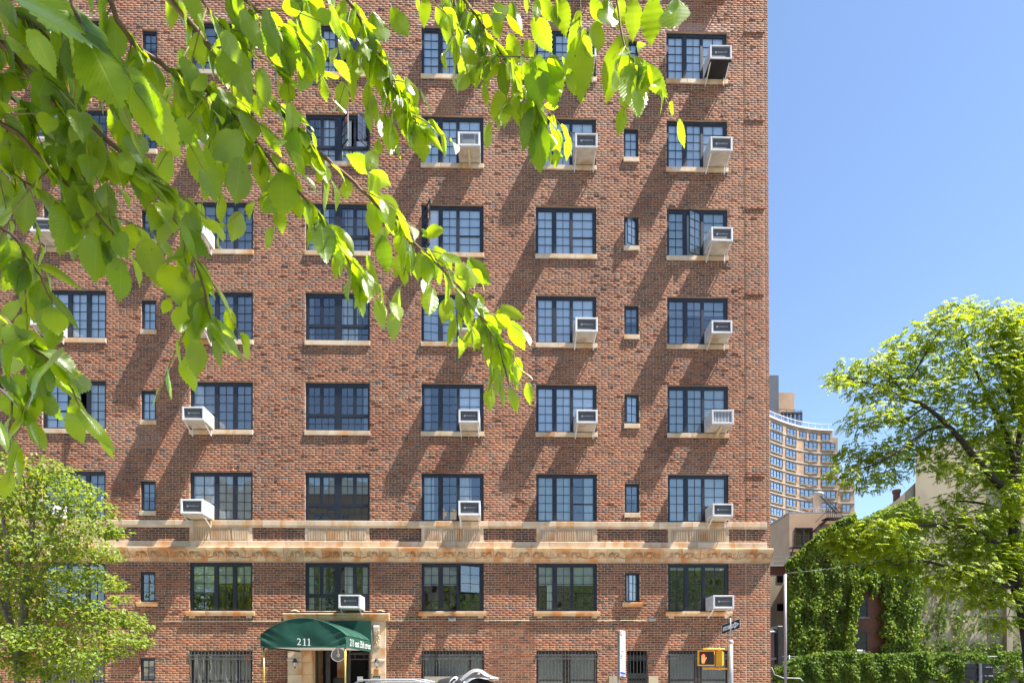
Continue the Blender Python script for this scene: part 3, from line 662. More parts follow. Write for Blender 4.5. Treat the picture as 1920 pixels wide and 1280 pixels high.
def window(col, r, x0, x1, kind, cover, ac=False, opens=(), own=False, label=None):
    zt, zb = (ZT(r), ZT(r)-WH) if kind != 'N' else NZ[col, r]
    w_ = x1-x0; h = zt-zb; X = lambda t: x0+w_*t; Z = lambda t: zt-h*t
    m = MB(); ya, yb = YF, YF+0.05; fm = 'frame'
    def bar(a, b, c, d, dy=0.0): m.box(a, b, ya+dy, yb+dy, c, d)
    op = dict(opens)
    if kind == 'N':
        bar(x0, x0+.055, zb, zt); bar(x1-.055, x1, zb, zt); bar(x0+.055, x1-.055, zt-.085, zt, .001); bar(x0+.055, x1-.055, zb, zb+.05, .001)
    elif kind in 'RL':
        s = FR[kind]
        bar(x0, X(s[0][0]), zb, zt); bar(X(s[0][1]), X(s[1][0]), zb, zt); bar(X(s[1][1]), X(s[2][0]), zb, zt); bar(X(s[2][1]), x1, zb, zt)
        for a, b in s: bar(X(a), X(b), Z(.07), zt, .001); bar(X(a), X(b), zb, Z(.965), .001)
    else:
        hs = ((.04, .452), (.552, .972))
        bar(x0, X(.04), zb, zt); bar(X(.452), X(.552), zb, zt); bar(X(.972), x1, zb, zt)
        for a, b in hs:
            bar(X(a), X(b), Z(.08), zt, .001); bar(X(a), X(b), zb, Z(.975), .001); bar(X(a), X(b), Z(.705), Z(.645), .001)
            mid = (a+b)/2; bar(X(mid-.02), X(mid+.02), Z(.645), Z(.08), .002)
    win = m.build('window', M[fm], BB, at=((x0+x1)/2, D, zb))
    if label: win['label'] = label
    def S(i, *a, **k):
        if i in op: k['side'], k['ang'] = op[i][0], R(op[i][1])
        sash(win, *a, own=own, **k)
    if kind == 'N': S(0, x0+.055, x1-.055, zb+.05, zt-.085, 2, 3)
    elif kind in 'RL':
        wide = 2 if kind == 'R' else 0
        for i, (a, b) in enumerate(FR[kind]):
            if i == wide:
                if ac:
                    S(i, X(a), X(b), Z(.66), Z(.07), 2, 3)
                else:
                    S(i, X(a), X(b), Z(.615), Z(.07), 2, 3); S(9, X(a), X(b), Z(.965), Z(.625), 2, 2)
            else: S(i, X(a), X(b), Z(.965), Z(.07), 2, 5)
        if ac:
            a, b = FR[kind][wide]; p = MB(); p.box(X(a), X(b), YF+.012, YF+.04, Z(.965), Z(.662)); p.build('filler_panel', M['frame'], win)
    else:
        q = 0
        for a, b in ((.04, .452), (.552, .972)):
            mid = (a+b)/2
            S(q, X(a), X(mid-.02), Z(.645), Z(.08), 2, 3); S(q+1, X(mid+.02), X(b), Z(.645), Z(.08), 2, 3)
            if not (ac and a > .5): S(q+2, X(a), X(b), Z(.975), Z(.705), 4, 2)
            else:
                p = MB(); p.box(X(a), X(b), YF+.012, YF+.04, Z(.975), Z(.707)); p.build('filler_panel', M['frame'], win)
            q += 3
    if r < 5 or r == 6: sill(win, x0, x1, zb, r)
    elif kind == 'N' and r == 5: sill(win, x0, x1, zb, 0)
    for cv in cover:
        t, a, b, c, d = cv
        mat, folds, nm = {'blind': ('blind', 0, 'blind'), 'green': ('shade_green', 0, 'blind'), 'grey': ('shade_grey', 0, 'blind'), 'sheer': ('sheer', 3, 'curtain'), 'white': ('sheer_white', 4, 'curtain'), 'gcurt': ('shade_green', 3, 'curtain'), 'dcurt': ('shade_grey', 3, 'curtain')}[t]
        drape(win, X(a), X(b), Z(d), Z(c), M[mat], folds, nm)
    return win
full = lambda t: [(t, .0, 1, 0, 1.0)]
ACS = {('D', 0): 'std', ('E', 0): 'std', ('F', 0): 'black', ('A', 0): 'std', ('B', 1): 'std', ('D', 1): 'old', ('E', 1): 'std', ('F', 1): 'std', ('A', 2): 'std', ('B', 2): 'std', ('F', 2): 'std',
       ('A', 3): 'std', ('B', 3): 'std', ('D', 3): 'std', ('E', 3): 'std', ('F', 3): 'std', ('B', 4): 'std', ('D', 4): 'std', ('E', 4): 'std', ('F', 4): 'grid', ('A', 5): 'std', ('B', 5): 'std', ('D', 5): 'std', ('F', 5): 'std',
       ('C', 6): 'std', ('F', 6): 'std', ('D', -1): 'std', ('E', -1): 'std', ('F', -1): 'std', ('A', 1): 'std'}
COVER = {('D', 0): full('blind'), ('E', 0): full('blind'), ('F', 0): full('blind'), ('B', 0): full('grey'), ('C', 0): [('sheer', 0, .5, 0, 1)], ('A', 0): full('blind'),
         ('A', 1): [('blind', 0, .6, 0, 1)], ('B', 1): full('grey'), ('C', 1): [('sheer', .2, .7, 0, 1), ('blind', .75, 1, .5, 1)], ('D', 1): full('blind'), ('E', 1): full('blind'), ('F', 1): full('blind'),
         ('A', 2): full('blind'), ('B', 2): full('grey'), ('C', 2): [('sheer', 0, .35, 0, 1), ('dcurt', .6, 1, 0, 1)], ('D', 2): full('blind'), ('E', 2): full('blind'), ('F', 2): full('gcurt'),
         ('A', 3): full('blind'), ('B', 3): full('grey'), ('C', 3): [('sheer', .5, .8, 0, 1), ('dcurt', .0, .12, 0, 1)], ('D', 3): full('blind'), ('E', 3): full('blind'), ('F', 3): [('grey', 0, 1, 0, .35), ('dcurt', .0, .3, 0, 1)],
         ('A', 4): [('blind', 0, .4, 0, 1), ('sheer', .7, 1, 0, 1)], ('B', 4): [('sheer', 0, .2, 0, 1), ('grey', .2, 1, 0, 1)], ('C', 4): [('dcurt', .9, 1, 0, 1)], ('D', 4): [('blind', .55, 1, 0, .5), ('dcurt', 0, .16, 0, 1)], ('E', 4): full('blind'), ('F', 4): full('green'),
         ('A', 5): full('grey'), ('B', 5): full('white'), ('C', 5): [('green', 0, 1, 0, .42)], ('D', 5): [('gcurt', 0, .2, 0, 1), ('sheer', .6, .8, 0, .6)], ('E', 5): [('gcurt', 0, .58, 0, 1), ('gcurt', .8, 1, 0, 1)], ('F', 5): full('green'),
         ('A', 6): [('green', 0, 1, 0, .5)], ('B', 6): [('green', 0, .4, 0, .62), ('green', .42, 1, 0, .42)], ('C', 6): [('gcurt', 0, .12, 0, 1), ('dcurt', .2, .3, 0, 1), ('gcurt', .6, .75, 0, .7), ('gcurt', .88, 1, 0, 1)], ('D', 6): [('green', 0, .6, 0, .46)], ('E', 6): [('green', 0, 1, 0, .45), ('sheer', .18, .3, .45, 1)], ('F', 6): [('green', 0, 1, 0, .13)]}
OPENS = {('C', 1): {3: ('l', 48), 4: ('r', 48)}, ('D', 2): {0: ('l', 62)}, ('F', 2): {1: ('r', 24)}, ('D', 6): {2: ('r', 24)}, ('D', 3): {0: ('r', 9)}, ('C', 6): {3: ('r', 12)}, ('E', 6): {1: ('l', 3)}, ('D', 5): {1: ('l', 2)},
         ('n', 2): {0: ('r', 30)}, ('n', 4): {0: ('r', 16)}, ('n', 6): {0: ('r', 32)}, ('A', 4): {1: ('l', 30)}}
order = [(r, c) for r in (6, 5) for c in 'BCDEF']+[(6, 'A'), (5, 'A')]+[(r, c) for r in (4, 3, 2, 1, 0, -1) for c in 'ABCDEF']
for r, c in order:
    x0, x1, k = COLS[c]
    window(c, r, x0, x1, k, COVER.get((c, r), full('blind')), ac=(c, r) in ACS, opens=OPENS.get((c, r), {}), own=(r in (5, 6) and c != 'A'))
for c in 'mn':
    for r in range(-1, 8):
        if (c, r) in NZ:
            cv = [('blind', 0, 1, 0, 1)] if (r < 3 and c == 'n') or (c == 'm' and r in (4, 3)) or (c == 'n' and r in (6, 4)) else [('grey', 0, 1, 0, .5)] if r < 6 else []
            window(c, r, *NX[c], 'N', cv, opens=OPENS.get((c, r), {}), own=(c == 'n' and r in (5, 6)))

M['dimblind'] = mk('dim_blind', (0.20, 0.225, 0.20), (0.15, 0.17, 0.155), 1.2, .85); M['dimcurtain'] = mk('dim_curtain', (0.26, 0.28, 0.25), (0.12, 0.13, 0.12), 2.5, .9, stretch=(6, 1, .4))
# street level windows behind iron bars, the barred gate
def grille(par, x0, x1, z0, z1, pitch=0.105, y=D-0.01):
    m = MB()
    for zz in (z1-0.14, z1-0.27): m.box(x0-0.03, x1+0.03, y-0.012, y+0.012, zz-0.014, zz+0.014)
    m.build('rail', M['iron'], par)
    n = max(2, int((x1-x0)/pitch)); b = MB(); b.box(-0.009, 0.009, -0.009, 0.009, z0-z1+0.02, -0.03); bm_ = b.mesh('bar', M['iron'])
    for i in range(n): inst('bar', bm_, (x0+(i+0.5)*(x1-x0)/n, y, z1), par)
    rg = MB(); rg.tube([(0.036*math.cos(a*math.pi/5), 0, 0.036*math.sin(a*math.pi/5)) for a in range(11)], 0.007, 4, cap=False); rme = rg.mesh('ring', M['iron'])
    for i in range(n-1): inst('ring', rme, (x0+(i+1)*(x1-x0)/n, y, z1-0.205), par)
for c in 'ABDEF':
    x0, x1, k = COLS[c]; zb, zt = 0.75, ZT(7); fm = 'frame_brown' if c in 'DEF' else 'frame'
    m = MB(); ya, yb = D+0.12, D+0.17
    m.box(x0, x0+.09, ya, yb, zb, zt); m.box(x1-.09, x1, ya, yb, zb, zt); m.box(x0+.09, x1-.09, ya+.001, yb, zt-.11, zt)
    xm = (x0+x1)/2; secs = [(x0+.09, xm-.13), (xm+.13, x1-.09)] if c in 'EF' else [(x0+.09, x0+.42), (x0+.52, x1-.52), (x1-.42, x1-.09)]
    for (p, q), (p2, q2) in zip(secs, secs[1:]): m.box(q, p2, ya, yb, zb, zt-.11)
    for p, q in secs: m.box(p, q, ya+.002, yb, zt-1.0, zt-.94); m.box(p, q, ya+.002, yb, zb, zb+.07)
    w2 = m.build('window', M[fm], BB, at=(xm, D, zb))
    for p, q in secs:
        inst('pane', PANE, ((p+q)/2, D+.15, zt-.525), w2, scale=(q-p, 1, .83)); inst('pane', PANE, ((p+q)/2, D+.15, (zb+zt-.93)/2), w2, scale=(q-p, 1, zt-1.0-zb-.07))
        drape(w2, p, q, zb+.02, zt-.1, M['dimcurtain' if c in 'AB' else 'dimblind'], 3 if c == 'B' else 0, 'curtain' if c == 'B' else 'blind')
    g = MB(); g.box(x0-.03, x0-.004, D-.02, D+.004, zt-.3, zt-.12); g.box(x1+.004, x1+.03, D-.02, D+.004, zt-.3, zt-.12)
    gg = g.build('window_grille', M['iron'], BB, at=(xm, D, zb)); grille(gg, x0+.012, x1-.012, zb, zt)
    if c == 'B':
        s = MB(); s.box(x1-.19, x1-.13, D+.105, D+.108, zt-.33, zt-.17); s.ball((x1-.155, D+.105, zt-.13), .025, .004, .04); s.build('orange_sticker', M['orange'], w2)
gx0, gx1 = FX(1175), FX(1214)
m = MB(); zt = ZT(7)
m.box(gx0+.01, gx0+.06, D+.03, D+.08, 0, zt-.12); m.box(gx1-.06, gx1-.01, D+.03, D+.08, 0, zt-.12)
for zz, hh in ((zt-.17, .03), (zt-.31, .03), (zt-.76, .04), (zt-.87, .05), (zt-1.02, .03), (.1, .12)): m.box(gx0+.06, gx1-.06, D+.032, D+.075, zz-hh/2, zz+hh/2)
m.box(gx0+.06, gx1-.06, D+.04, D+.07, zt-.86, zt-.77)
gt = m.build('iron_gate', M['irondark'], BB, at=((gx0+gx1)/2, D, 0))
for zz0, zz1, n in ((zt-.76, zt-.04, 5), (.1, zt-1.02, 9)):
    b = MB(); b.box(-.009, .009, -.009, .009, zz0, zz1); bme = b.mesh('bar', M['iron'])
    for i in range(n): inst('bar', bme, (gx0+.06+(i+.5)*(gx1-gx0-.12)/n, D+.05, 0), gt)
rg = MB(); rg.tube([(0.045*math.cos(a*math.pi/6), 0, 0.045*math.sin(a*math.pi/6)) for a in range(13)], 0.009, 4, cap=False); rme = rg.mesh('ring', M['iron'])
for zz in (zt-.24, zt-.945):
    for i in range(5): inst('ring', rme, (gx0+.11+i*(gx1-gx0-.22)/4, D+.05, zz), gt)
for a, b in ((1141, 1157), (1215.5, 1233)):
    s = MB(); s.box(FX(a), FX(b), D-.03, D+.02, 0, FZ(1267)); s.build('door_base_stone', M['stucco'], BB)
rv = np.array(rest_v, dtype=np.float32)-np.array([-5, D, 0], dtype=np.float32)
me = npmesh('panes', rv, np.arange(len(rv)).reshape(-1, 4), M['glass']); po = bpy.data.objects.new('panes', me); COL.objects.link(po); place(po, (-5, D, 0), BB); tag(po, kind='stuff')
# control joint and pipe run on the wall
pj = MB(); pj.box(8.138, 8.158, D-0.006, D+.01, ZS1+.01, WALLTOP); pj.build('joint_strip', M['terra_dark'], BB)
pc = MB(); zz = FZ(1163, 900)
pc.tube([(FX(724)+.03, D-.02, FZ(1215)), (FX(724)+.03, D-.02, zz-.08), (FX(724)+.08, D-.02, zz), (FX(1216), D-.02, zz+.01)], 0.014, 6)
pc.build('conduit', M['stucco'], BB, smooth=True)
pc = MB(); pc.tube([(FX(355)-1.2, D-.015, FZ(1165)), (FX(545), D-.015, FZ(1164))], 0.012, 6); pc.build('conduit', M['stucco'], BB, smooth=True)
# ------------------------------------------------------------------ air conditioners
COLN = {'A': 'leftmost column', 'B': 'second column from left', 'C': 'column over the awning', 'D': 'column right of the awning', 'E': 'second column from the corner', 'F': 'column at the right corner'}
ROWN = {-1: 'row above the picture', 0: 'top row', 1: 'second row down', 2: 'third row down', 3: 'third row above the band', 4: 'second row above the band', 5: 'row on the stone band', 6: 'row below the stone band'}
LOGO = text_mesh('lettering', 'FRIEDRICH', 0.052, M['white'], 0.001, 1.25)
def make_ac(kind):
    t = empty('air_conditioner')
    w2, h, y0, y1 = 0.345, 0.44, -0.66, 0.09
    wm_ = 'acwhite'
    c = MB(); c.box(-w2, w2, y0+.05, y1, 0.0, h, 0); c.build('casing', M[wm_], t)
    b = MB(); b.box(-w2+.004, w2-.004, y0+.02, y1-.04, -0.014, -0.001); b.build('base_pan', M['acblack' if kind == 'black' else 'acpan'], t)
    if kind != 'black':
        for i in range(3):
            s = MB(); s.box(-w2+.06, w2-.06, y0+.16+i*.15, y0+.166+i*.15, -0.018, -0.0145); s.build('pan_rib', M['acpan'], t)
    f = MB(); fr = 0.055
    f.box(-w2-.004, -w2+fr, y0, y0+.05, 0, h+.004, bev=.008); f.box(w2-fr, w2+.004, y0, y0+.05, 0, h+.004, bev=.008)
    f.box(-w2+fr, w2-fr, y0+.001, y0+.05, h-.045, h+.003, bev=.008); f.box(-w2+fr, w2-fr, y0+.001, y0+.05, 0, .06, bev=.008)
    f.build('face_frame', M['acwhite' if kind != 'black' else 'acgrey'], t)
    if kind in ('std', 'black'):
        g = MB(); g.box(-w2+fr, w2-fr, y0+.04, y0+.052, .06, h-.045); gr = g.build('condenser_grille', M['acdark'], t)
        lo = inst('lettering', LOGO, (0.055, y0+.036, .245), gr); WL[lo.name] = Vector((0, 0, 0))
        e = MB(); e.add([(-.145, y0+.037, .275), (-.175, y0+.037, .262), (-.172, y0+.037, .225), (-.145, y0+.037, .207), (-.118, y0+.037, .225), (-.115, y0+.037, .262)], [(0, 1, 2, 3, 4, 5)]); e.build('shield_logo', M['white'], gr)
        e = MB(); e.add([(-.145, y0+.0362, .262), (-.16, y0+.0362, .25), (-.145, y0+.0362, .222), (-.13, y0+.0362, .25)], [(0, 1, 2, 3)]); e.build('shield_mark', M['blue'], gr)
    elif kind == 'old':
        g = MB(); g.box(-w2+fr, w2-fr, y0+.036, y0+.052, .06, h-.045); gr = g.build('condenser_grille', M['acgrey'], t)
        g = MB(); g.box(-.19, .17, y0+.030, y0+.037, .075, h-.06); g.build('coil', M['shade_grey'], gr)
        for sx in (-1, 1):
            for i in range(7): q = MB(); q.box(sx*.2 if sx > 0 else -.275, .275 if sx > 0 else -.205, y0+.026, y0+.035, .085+i*.042, .098+i*.042); q.build('louvre', M['acdark'], gr)
    else:
        g = MB(); g.box(-w2+fr, w2-fr, y0+.042, y0+.052, .06, h-.045); gr = g.build('condenser_grille', M['acdark'], t)
        q = MB()
        for i in range(9): q.box(-w2+fr, w2-fr, y0+.03, y0+.036, .085+i*.036, .098+i*.036)
        for i in range(6): q.box(-w2+fr+.06+i*.1, -w2+fr+.08+i*.1, y0+.026, y0+.031, .06, h-.045)
        q.build('grid', M['acwhite'], gr)
    for sx in (-1, 1):      # side louvre panels
        for i in range(2):
            q = MB(); x = sx*(w2+.001); q.box(min(x, x+sx*.004), max(x, x+sx*.004), y0+.09+i*.24, y0+.29+i*.24, .09, h-.08); q.build('side_louvre', M['acgrey'], t)
    if kind in ('std', 'black'):
        for sx in (-1, 1):
            q = MB(); q.bar((sx*.3, y0+.1, -.012), (sx*.3, -.06, -.27), .032, .016); q.bar((sx*.3, -.055, -.275), (sx*.3, -.055, -.01), .026, .012, up=(0, 1, 0)); q.build('bracket', M['acwhite'], t)
    else:
        q = MB(); q.bar((.0, y0+.08, -.02), (.0, -.06, -.17), .075, .035); q.build('timber_brace', M['woodpale'], t)
    return t
protos = {k: make_ac(k) for k in ('std', 'old', 'grid', 'black')}; usedac = set()
for (c, r), k in sorted(ACS.items()):
    x0, x1, kd = COLS[c]; zb = ZT(r)-WH
    xc = x0+(x1-x0)*(.785 if kd == 'R' else .205 if kd == 'L' else .755)
    a = protos[k] if k not in usedac else copy_tree(protos[k]); usedac.add(k)
    a.location = (xc+rnd.uniform(-.01, .01), D, zb+.035); a.rotation_euler = (rnd.uniform(-.03, .006), rnd.uniform(-.008, .008), rnd.uniform(-.02, .02)); sz = rnd.uniform(.94, 1.03); a.scale = (sz, rnd.uniform(.98, 1.05), sz*rnd.uniform(.95, 1.04))
    look = {'std': 'white air conditioner', 'old': 'air conditioner on timber prop', 'grid': 'air conditioner with white grid', 'black': 'air conditioner with black underside'}[k]
    tag(a, f'{look}, {COLN[c]}, {ROWN[r]}', 'air conditioner', 'window air conditioners on the brick front')

# ------------------------------------------------------------------ entrance
ex0, ex1 = ENT; em = (ex0+ex1)/2
ED = thing('entrance_surround', (em, D, 0), 'carved buff stone door surround behind the green awning', 'doorway')
def stone(name, x0, x1, y0, y1, z0, z1, mat='terra_pale', bev=.006): m = MB(); m.box(x0, x1, y0, y1, z0, z1, bev=bev); return m.build(name, M[mat], ED, at=((x0+x1)/2, y0, z0))
zc0 = FZ(1164, 630)
for i in range(6):
    a, b = ex0-.12+(ex1-ex0+.24)*i/6, ex0-.12+(ex1-ex0+.24)*(i+1)/6
    m = MB(); m.sweep_x([(D-.10, zc0), (D-.13, zc0+.05), (D-.17, zc0+.16), (D-.22, zc0+.2), (D-.22, ENTZ-.03), (D-.2, ENTZ), (D+.02, ENTZ+.02), (D+.02, zc0)], a+.003, b-.003); m.build('cornice_block', M['terra'], ED, at=((a+b)/2, D, zc0))
m = MB(); m.box(ex0-.1, ex1+.1, D-.215, D+.01, ENTZ+.021, ENTZ+.03); m.build('lead_cap', M['irondark'], ED)
px1, px2 = FX(567, 1260), FX(697, 1260)
zs = [0, .55, 1.05, FZ(1263), FZ(1240), FZ(1215), FZ(1190), zc0]
zs = sorted(zs)
for z0, z1 in zip(zs, zs[1:]):
    stone('pilaster_stone', ex0, px1, D-.09, D+.02, z0+.003, z1-.003); stone('jamb_stone', px1+.003, DOOR[0]-.002, D-.045, D+.02, z0+.003, z1-.003, 'terra')
    stone('pilaster_stone', px2, ex1, D-.09, D+.02, z0+.003, z1-.003)
    stone('reveal_stone', DOOR[0]-.001, DOOR[0]+.02, D-.04, D+1.2, z0+.003, z1-.003, 'terra', 0.002) if z1 <= DOORZ+.2 else None
stone('lintel_stone', DOOR[0]-.05, DOOR[1]+.02, D-.05, D+.02, DOORZ+.001, zc0, 'terra')
for x in (FX(548, 1260), FX(708, 1260)):     # carved consoles under the cornice
    m = MB(); z1 = FZ(1172); z0 = FZ(1213)
    m.sweep_x([(D-.09, z0), (D-.12, z0+.05), (D-.11, z0+.2), (D-.15, z0+.35), (D-.2, z0+.5), (D-.21, z1-.06), (D-.17, z1), (D-.05, z1), (D-.05, z0)], x-.09, x+.09)
    co = m.build('carved_console', M['terra_pale'], ED)
    q = MB()
    for i in range(9): q.ball((x-.05+.05*(i % 3)+rnd.uniform(-.01, .01), D-.13-.008*i, z0+.1+.055*i), .028, .022, .032, 7, 5)
    tag(q.build('carving', M['terra_pale'], co, smooth=True), kind='stuff')
for sx in (FX(556, 1150), FX(715, 1150)):
    q = MB()
    for i in range(5): q.ball((sx-.1+.05*i, D-.12, ENTZ+.05+.02*math.sin(i)), .045, .04, .035, 8, 5)
    q.build('carved_scroll', M['terra'], ED, smooth=True)
# vestibule and doors
m = MB(); m.box(DOOR[0]+.55, DOOR[0]+1.0, D+1.0, D+1.04, 0, DOORZ); m.build('vestibule_stone', M['terra'], ED)
m = MB(); xd = FX(651, 1260)
for a, b in ((DOOR[0]+.02, DOOR[0]+.10), (DOOR[0]+.36, DOOR[0]+.5), (xd-.14, xd-.02)): m.box(a, b, D+.30, D+.36, 0, DOORZ)
m.box(DOOR[0]+.1, DOOR[1], D+.305, D+.355, DOORZ-.1, DOORZ); m.build('door_frame', M['irondark'], ED)
m = MB(); a, b = xd, DOOR[1]-.01; zt = FZ(1222)
for p, q in ((a, a+.08), (b-.06, b)): m.box(p, q, D+.12, D+.17, 0, zt)
m.box(a+.08, b-.06, D+.121, D+.169, zt-.08, zt); m.box(a+.08, b-.06, D+.121, D+.169, zt-.24, zt-.2); m.box(a+.08, b-.06, D+.121, D+.169, .0, .25)
for t in (.25, .75): m.box(a+.08+(b-a-.14)*t-.01, a+.08+(b-a-.14)*t+.01, D+.122, D+.165, zt-.2, zt-.08)
dr = m.build('door', M['irondark'], ED)
m = MB(); m.quad((a+.08, D+.15, .25), (b-.06, D+.15, .25), (b-.06, D+.15, zt-.24), (a+.08, D+.15, zt-.24)); m.quad((a+.08, D+.15, zt-.2), (b-.06, D+.15, zt-.2), (b-.06, D+.15, zt-.08), (a+.08, D+.15, zt-.08)); m.build('pane', M['glass_dark'], dr)
m = MB(); m.box(a+.3, a+.48, D+.116, D+.119, FZ(1277), FZ(1267)); m.build('notice', M['soffit'], dr)
m = MB(); m.box(DOOR[0]+.52, DOOR[0]+.9, D+.6, D+.64, 0, 1.45); m.build('mail_panel', M['irondark'], ED)
# plaque and round sign on the right pilaster
m = MB(); m.box(FX(700, 1270), FX(714, 1270), D-.105, D-.0905, FZ(1279), FZ(1266)); pq = m.build('name_plaque', M['irondark'], ED)
m = MB()
for i in range(3): m.box(FX(701.5, 1270), FX(712.5, 1270), D-.107, D-.1052, FZ(1277.2-i*3.6), FZ(1276.2-i*3.6))
m.build('engraved_line', M['galvdull'], pq)
m = MB(); m.box(FX(702.5, 1260), FX(711, 1260), D-.098, D-.0905, FZ(1263.5), FZ(1253)); ns = m.build('round_notice', M['brass'], ED)
m = MB(); cx_, cz_ = FX(706.7, 1260), FZ(1257.2)
m.tube([(cx_+.05*math.cos(i*math.pi/8), D-.101, cz_+.05*math.sin(i*math.pi/8)) for i in range(17)], .008, 4, cap=False); m.bar((cx_-.035, D-.101, cz_+.035), (cx_+.035, D-.101, cz_-.035), .012, .006, up=(0, 1, 0)); m.build('prohibition_ring', M['red'], ns)
# pipe on both pilasters
for a, b in ((540, 566), (697, 724)):
    m = MB(); m.tube([(FX(a, 1236), D-.11, FZ(1236)), (FX(b, 1236), D-.11, FZ(1236))], .013, 6); m.build('conduit', M['white'], ED, smooth=True)
m = MB(); m.tube([(FX(698.5, 1236), D-.12, FZ(1236)), (FX(698.5, 1236), D-.12, FZ(1178))], .013, 6); m.build('conduit', M['galvdull'], ED, smooth=True)

# wall lanterns
def lantern(px, label):
    x, z = FX(px, 1240, D-.2), FZ(1243, 630, D-.2); y = D-.22
    t = thing('wall_lantern', (x, D-.09, z-.2), label, 'lantern', 'lanterns beside the entrance')
    m = MB(); m.tube([(x, D-.09, z-.02), (x, y+.02, z+.0), (x, y, z+.12), (x, y, z+.16)], .014, 6); m.build('arm', M['irondark'], t, True)
    m = MB(); m.lathe([(.012, .17), (.03, .165), (.055, .13), (.062, .09), (.07, .065), (.085, .045), (.085, .035), (.06, .03)], (x, y, z), 14); m.build('cap', M['irondark'], t, True)
    m = MB(); m.lathe([(.062, .03), (.058, 0), (.045, -.06), (.03, -.1), (.0, -.1)], (x, y, z), 14); m.build('glass_bowl', M['soffit'], t, True)
    m = MB()
    for k in range(4):
        a = k*math.pi/2+.6; m.tube([(x+.064*math.cos(a), y+.064*math.sin(a), z+.03), (x+.047*math.cos(a), y+.047*math.sin(a), z-.06), (x+.032*math.cos(a), y+.032*math.sin(a), z-.1)], .005, 4)
    m.lathe([(.034, -.1), (.03, -.115), (.012, -.13), (.016, -.145), (.0, -.17)], (x, y, z), 10); m.build('cage', M['irondark'], t, True)
lantern(553.5, 'black lantern on the pilaster left of the entrance door')
lantern(706.5, 'black lantern on the pilaster right of the entrance door')

# ------------------------------------------------------------------ green awning
AX0, AX1, AY, AZ0, AZ1, AZP = -6.39, -4.105, 16.6, 2.31, 2.64, 3.10
AW = thing('entrance_awning', ((AX0+AX1)/2, AY, 0), 'dark green canvas awning with arched front numbered 211 over the door', 'awning')
NA = 18
def arc(i, y): 
    t = i/NA; x = AX0+(AX1-AX0)*t; s = math.sin(math.pi*t); return (x, y, AZ1+(AZP-AZ1)*(s**0.8)*(1.0 if t < .5 else 1.0))
m = MB(); vs = []; n = NA+1; NC, NR_ = 64, 12
for j in range(NR_+1):
    for i in range(NC+1):
        t = i/NC; x = AX0+(AX1-AX0)*t; top = arc(t*NA, AY)[2]; z = AZ0+(top-AZ0)*j/NR_
        de = min(x-AX0, AX1-x); fold = .030*math.exp(-de/.2)*math.sin(30*(z-AZ0)+(16 if x < -5.2 else -16)*x)*min(1, de/.05)+.008*math.sin(7*x+2*math.sin(5*z))+.006*math.exp(-(top-z)/.12)*math.sin(22*x)
        vs.append((x, AY+fold, z))
m.add(vs, [(j*(NC+1)+i, j*(NC+1)+i+1, (j+1)*(NC+1)+i+1, (j+1)*(NC+1)+i) for j in range(NR_) for i in range(NC)]); m.build('front_panel', M['canvas'], AW, True)
for j in range(1, 4):
    s_ = MB(); yy = AY+(D-.06-AY)*j/4; s_.tube([(arc(i, yy)[0], yy, arc(i, yy)[2]+.008) for i in range(NA+1)], .011, 5); s_.build('roof_seam', M['canvas'], AW, True)
ny = 10; m = MB(); vs = []
for j in range(ny+1):
    y = AY+(D-.06-AY)*j/ny
    for i in range(NA+1):
        x, _, z = arc(i, y); sag = .022*math.sin(math.pi*((j % 5)/5))*math.sin(math.pi*i/NA); vs.append((x, y, z-sag+.004))
m.add(vs, [(j*n+i, j*n+i+1, (j+1)*n+i+1, (j+1)*n+i) for j in range(ny) for i in range(NA)]); m.build('vault', M['canvas'], AW, True)
for x, s in ((AX0, -1), (AX1, 1)):
    m = MB(); vs = []
    for j in range(13):
        y = AY+(D-.06-AY)*j/12; vs += [(x+s*.008*math.sin(j*1.1), y, AZ0-.03*(j/12)), (x, y, AZ1)]
    m.add(vs, [(2*j, 2*j+2, 2*j+3, 2*j+1) for j in range(12)]); m.build('side_valance', M['canvas'], AW, True)
m = MB(); m.quad((AX0+.02, AY+.03, AZ0+.03), (AX1-.02, AY+.03, AZ0+.03), (AX1-.02, D-.1, AZ0+.03), (AX0+.02, D-.1, AZ0+.03)); m.build('soffit', M['soffit'], AW)
m = MB(); m.box(AX0+.0, AX1+.02, D-.27, D-.24, AZ1-.1, FZ(1164.5, 650)); m.build('wall_panel', M['canvas'], AW)
m = MB()
for x in (AX0, AX1):
    m.tube([(x, AY, AZ1), (x, D-.06, AZ1)], .012, 6); m.tube([(x, AY, AZ0+.01), (x, D-.06, AZ0-.02)], .012, 6)
m.tube([arc(i, AY) for i in range(NA+1)], .012, 6); m.tube([(AX0, AY, AZ0+.01), (AX1, AY, AZ0+.01)], .012, 6); m.build('frame_rim', M['canvas'], AW, True)
for x in (AX0+.075, AX1-.035):
    m = MB(); m.tube([(x, AY+.05, 0), (x, AY+.05, AZ0+.02)], .028, 10); m.lathe([(.06, 0), (.06, .02), (.03, .05)], (x, AY+.05, 0), 10); m.build('pole', M['brass'], AW, True)
nc = P(571, 1203, AY); two = text_mesh('numeral', '2', .265, M['white'], .001, sx=.95)
inst('numeral', two, (nc.x-.135, AY-.034, nc.z), AW)
for dx in (0.012, .132):                     # ones with serifs at head and foot
    m = MB(); x = nc.x+dx; z0, z1 = nc.z-.095, nc.z+.095
    m.box(x-.014, x+.014, AY-.036, AY-.031, z0+.012, z1); m.box(x-.042, x+.042, AY-.036, AY-.031, z0, z0+.012); m.add([(x-.014, AY-.036, z1), (x-.046, AY-.036, z1-.028), (x-.046, AY-.036, z1-.040), (x-.014, AY-.036, z1-.022)], [(0, 1, 2, 3)]); m.build('numeral', M['white'], AW)
st = text_mesh('street_name', '211 east 35th street', .31, M['white'], .001, 0.98, sx=1.02)
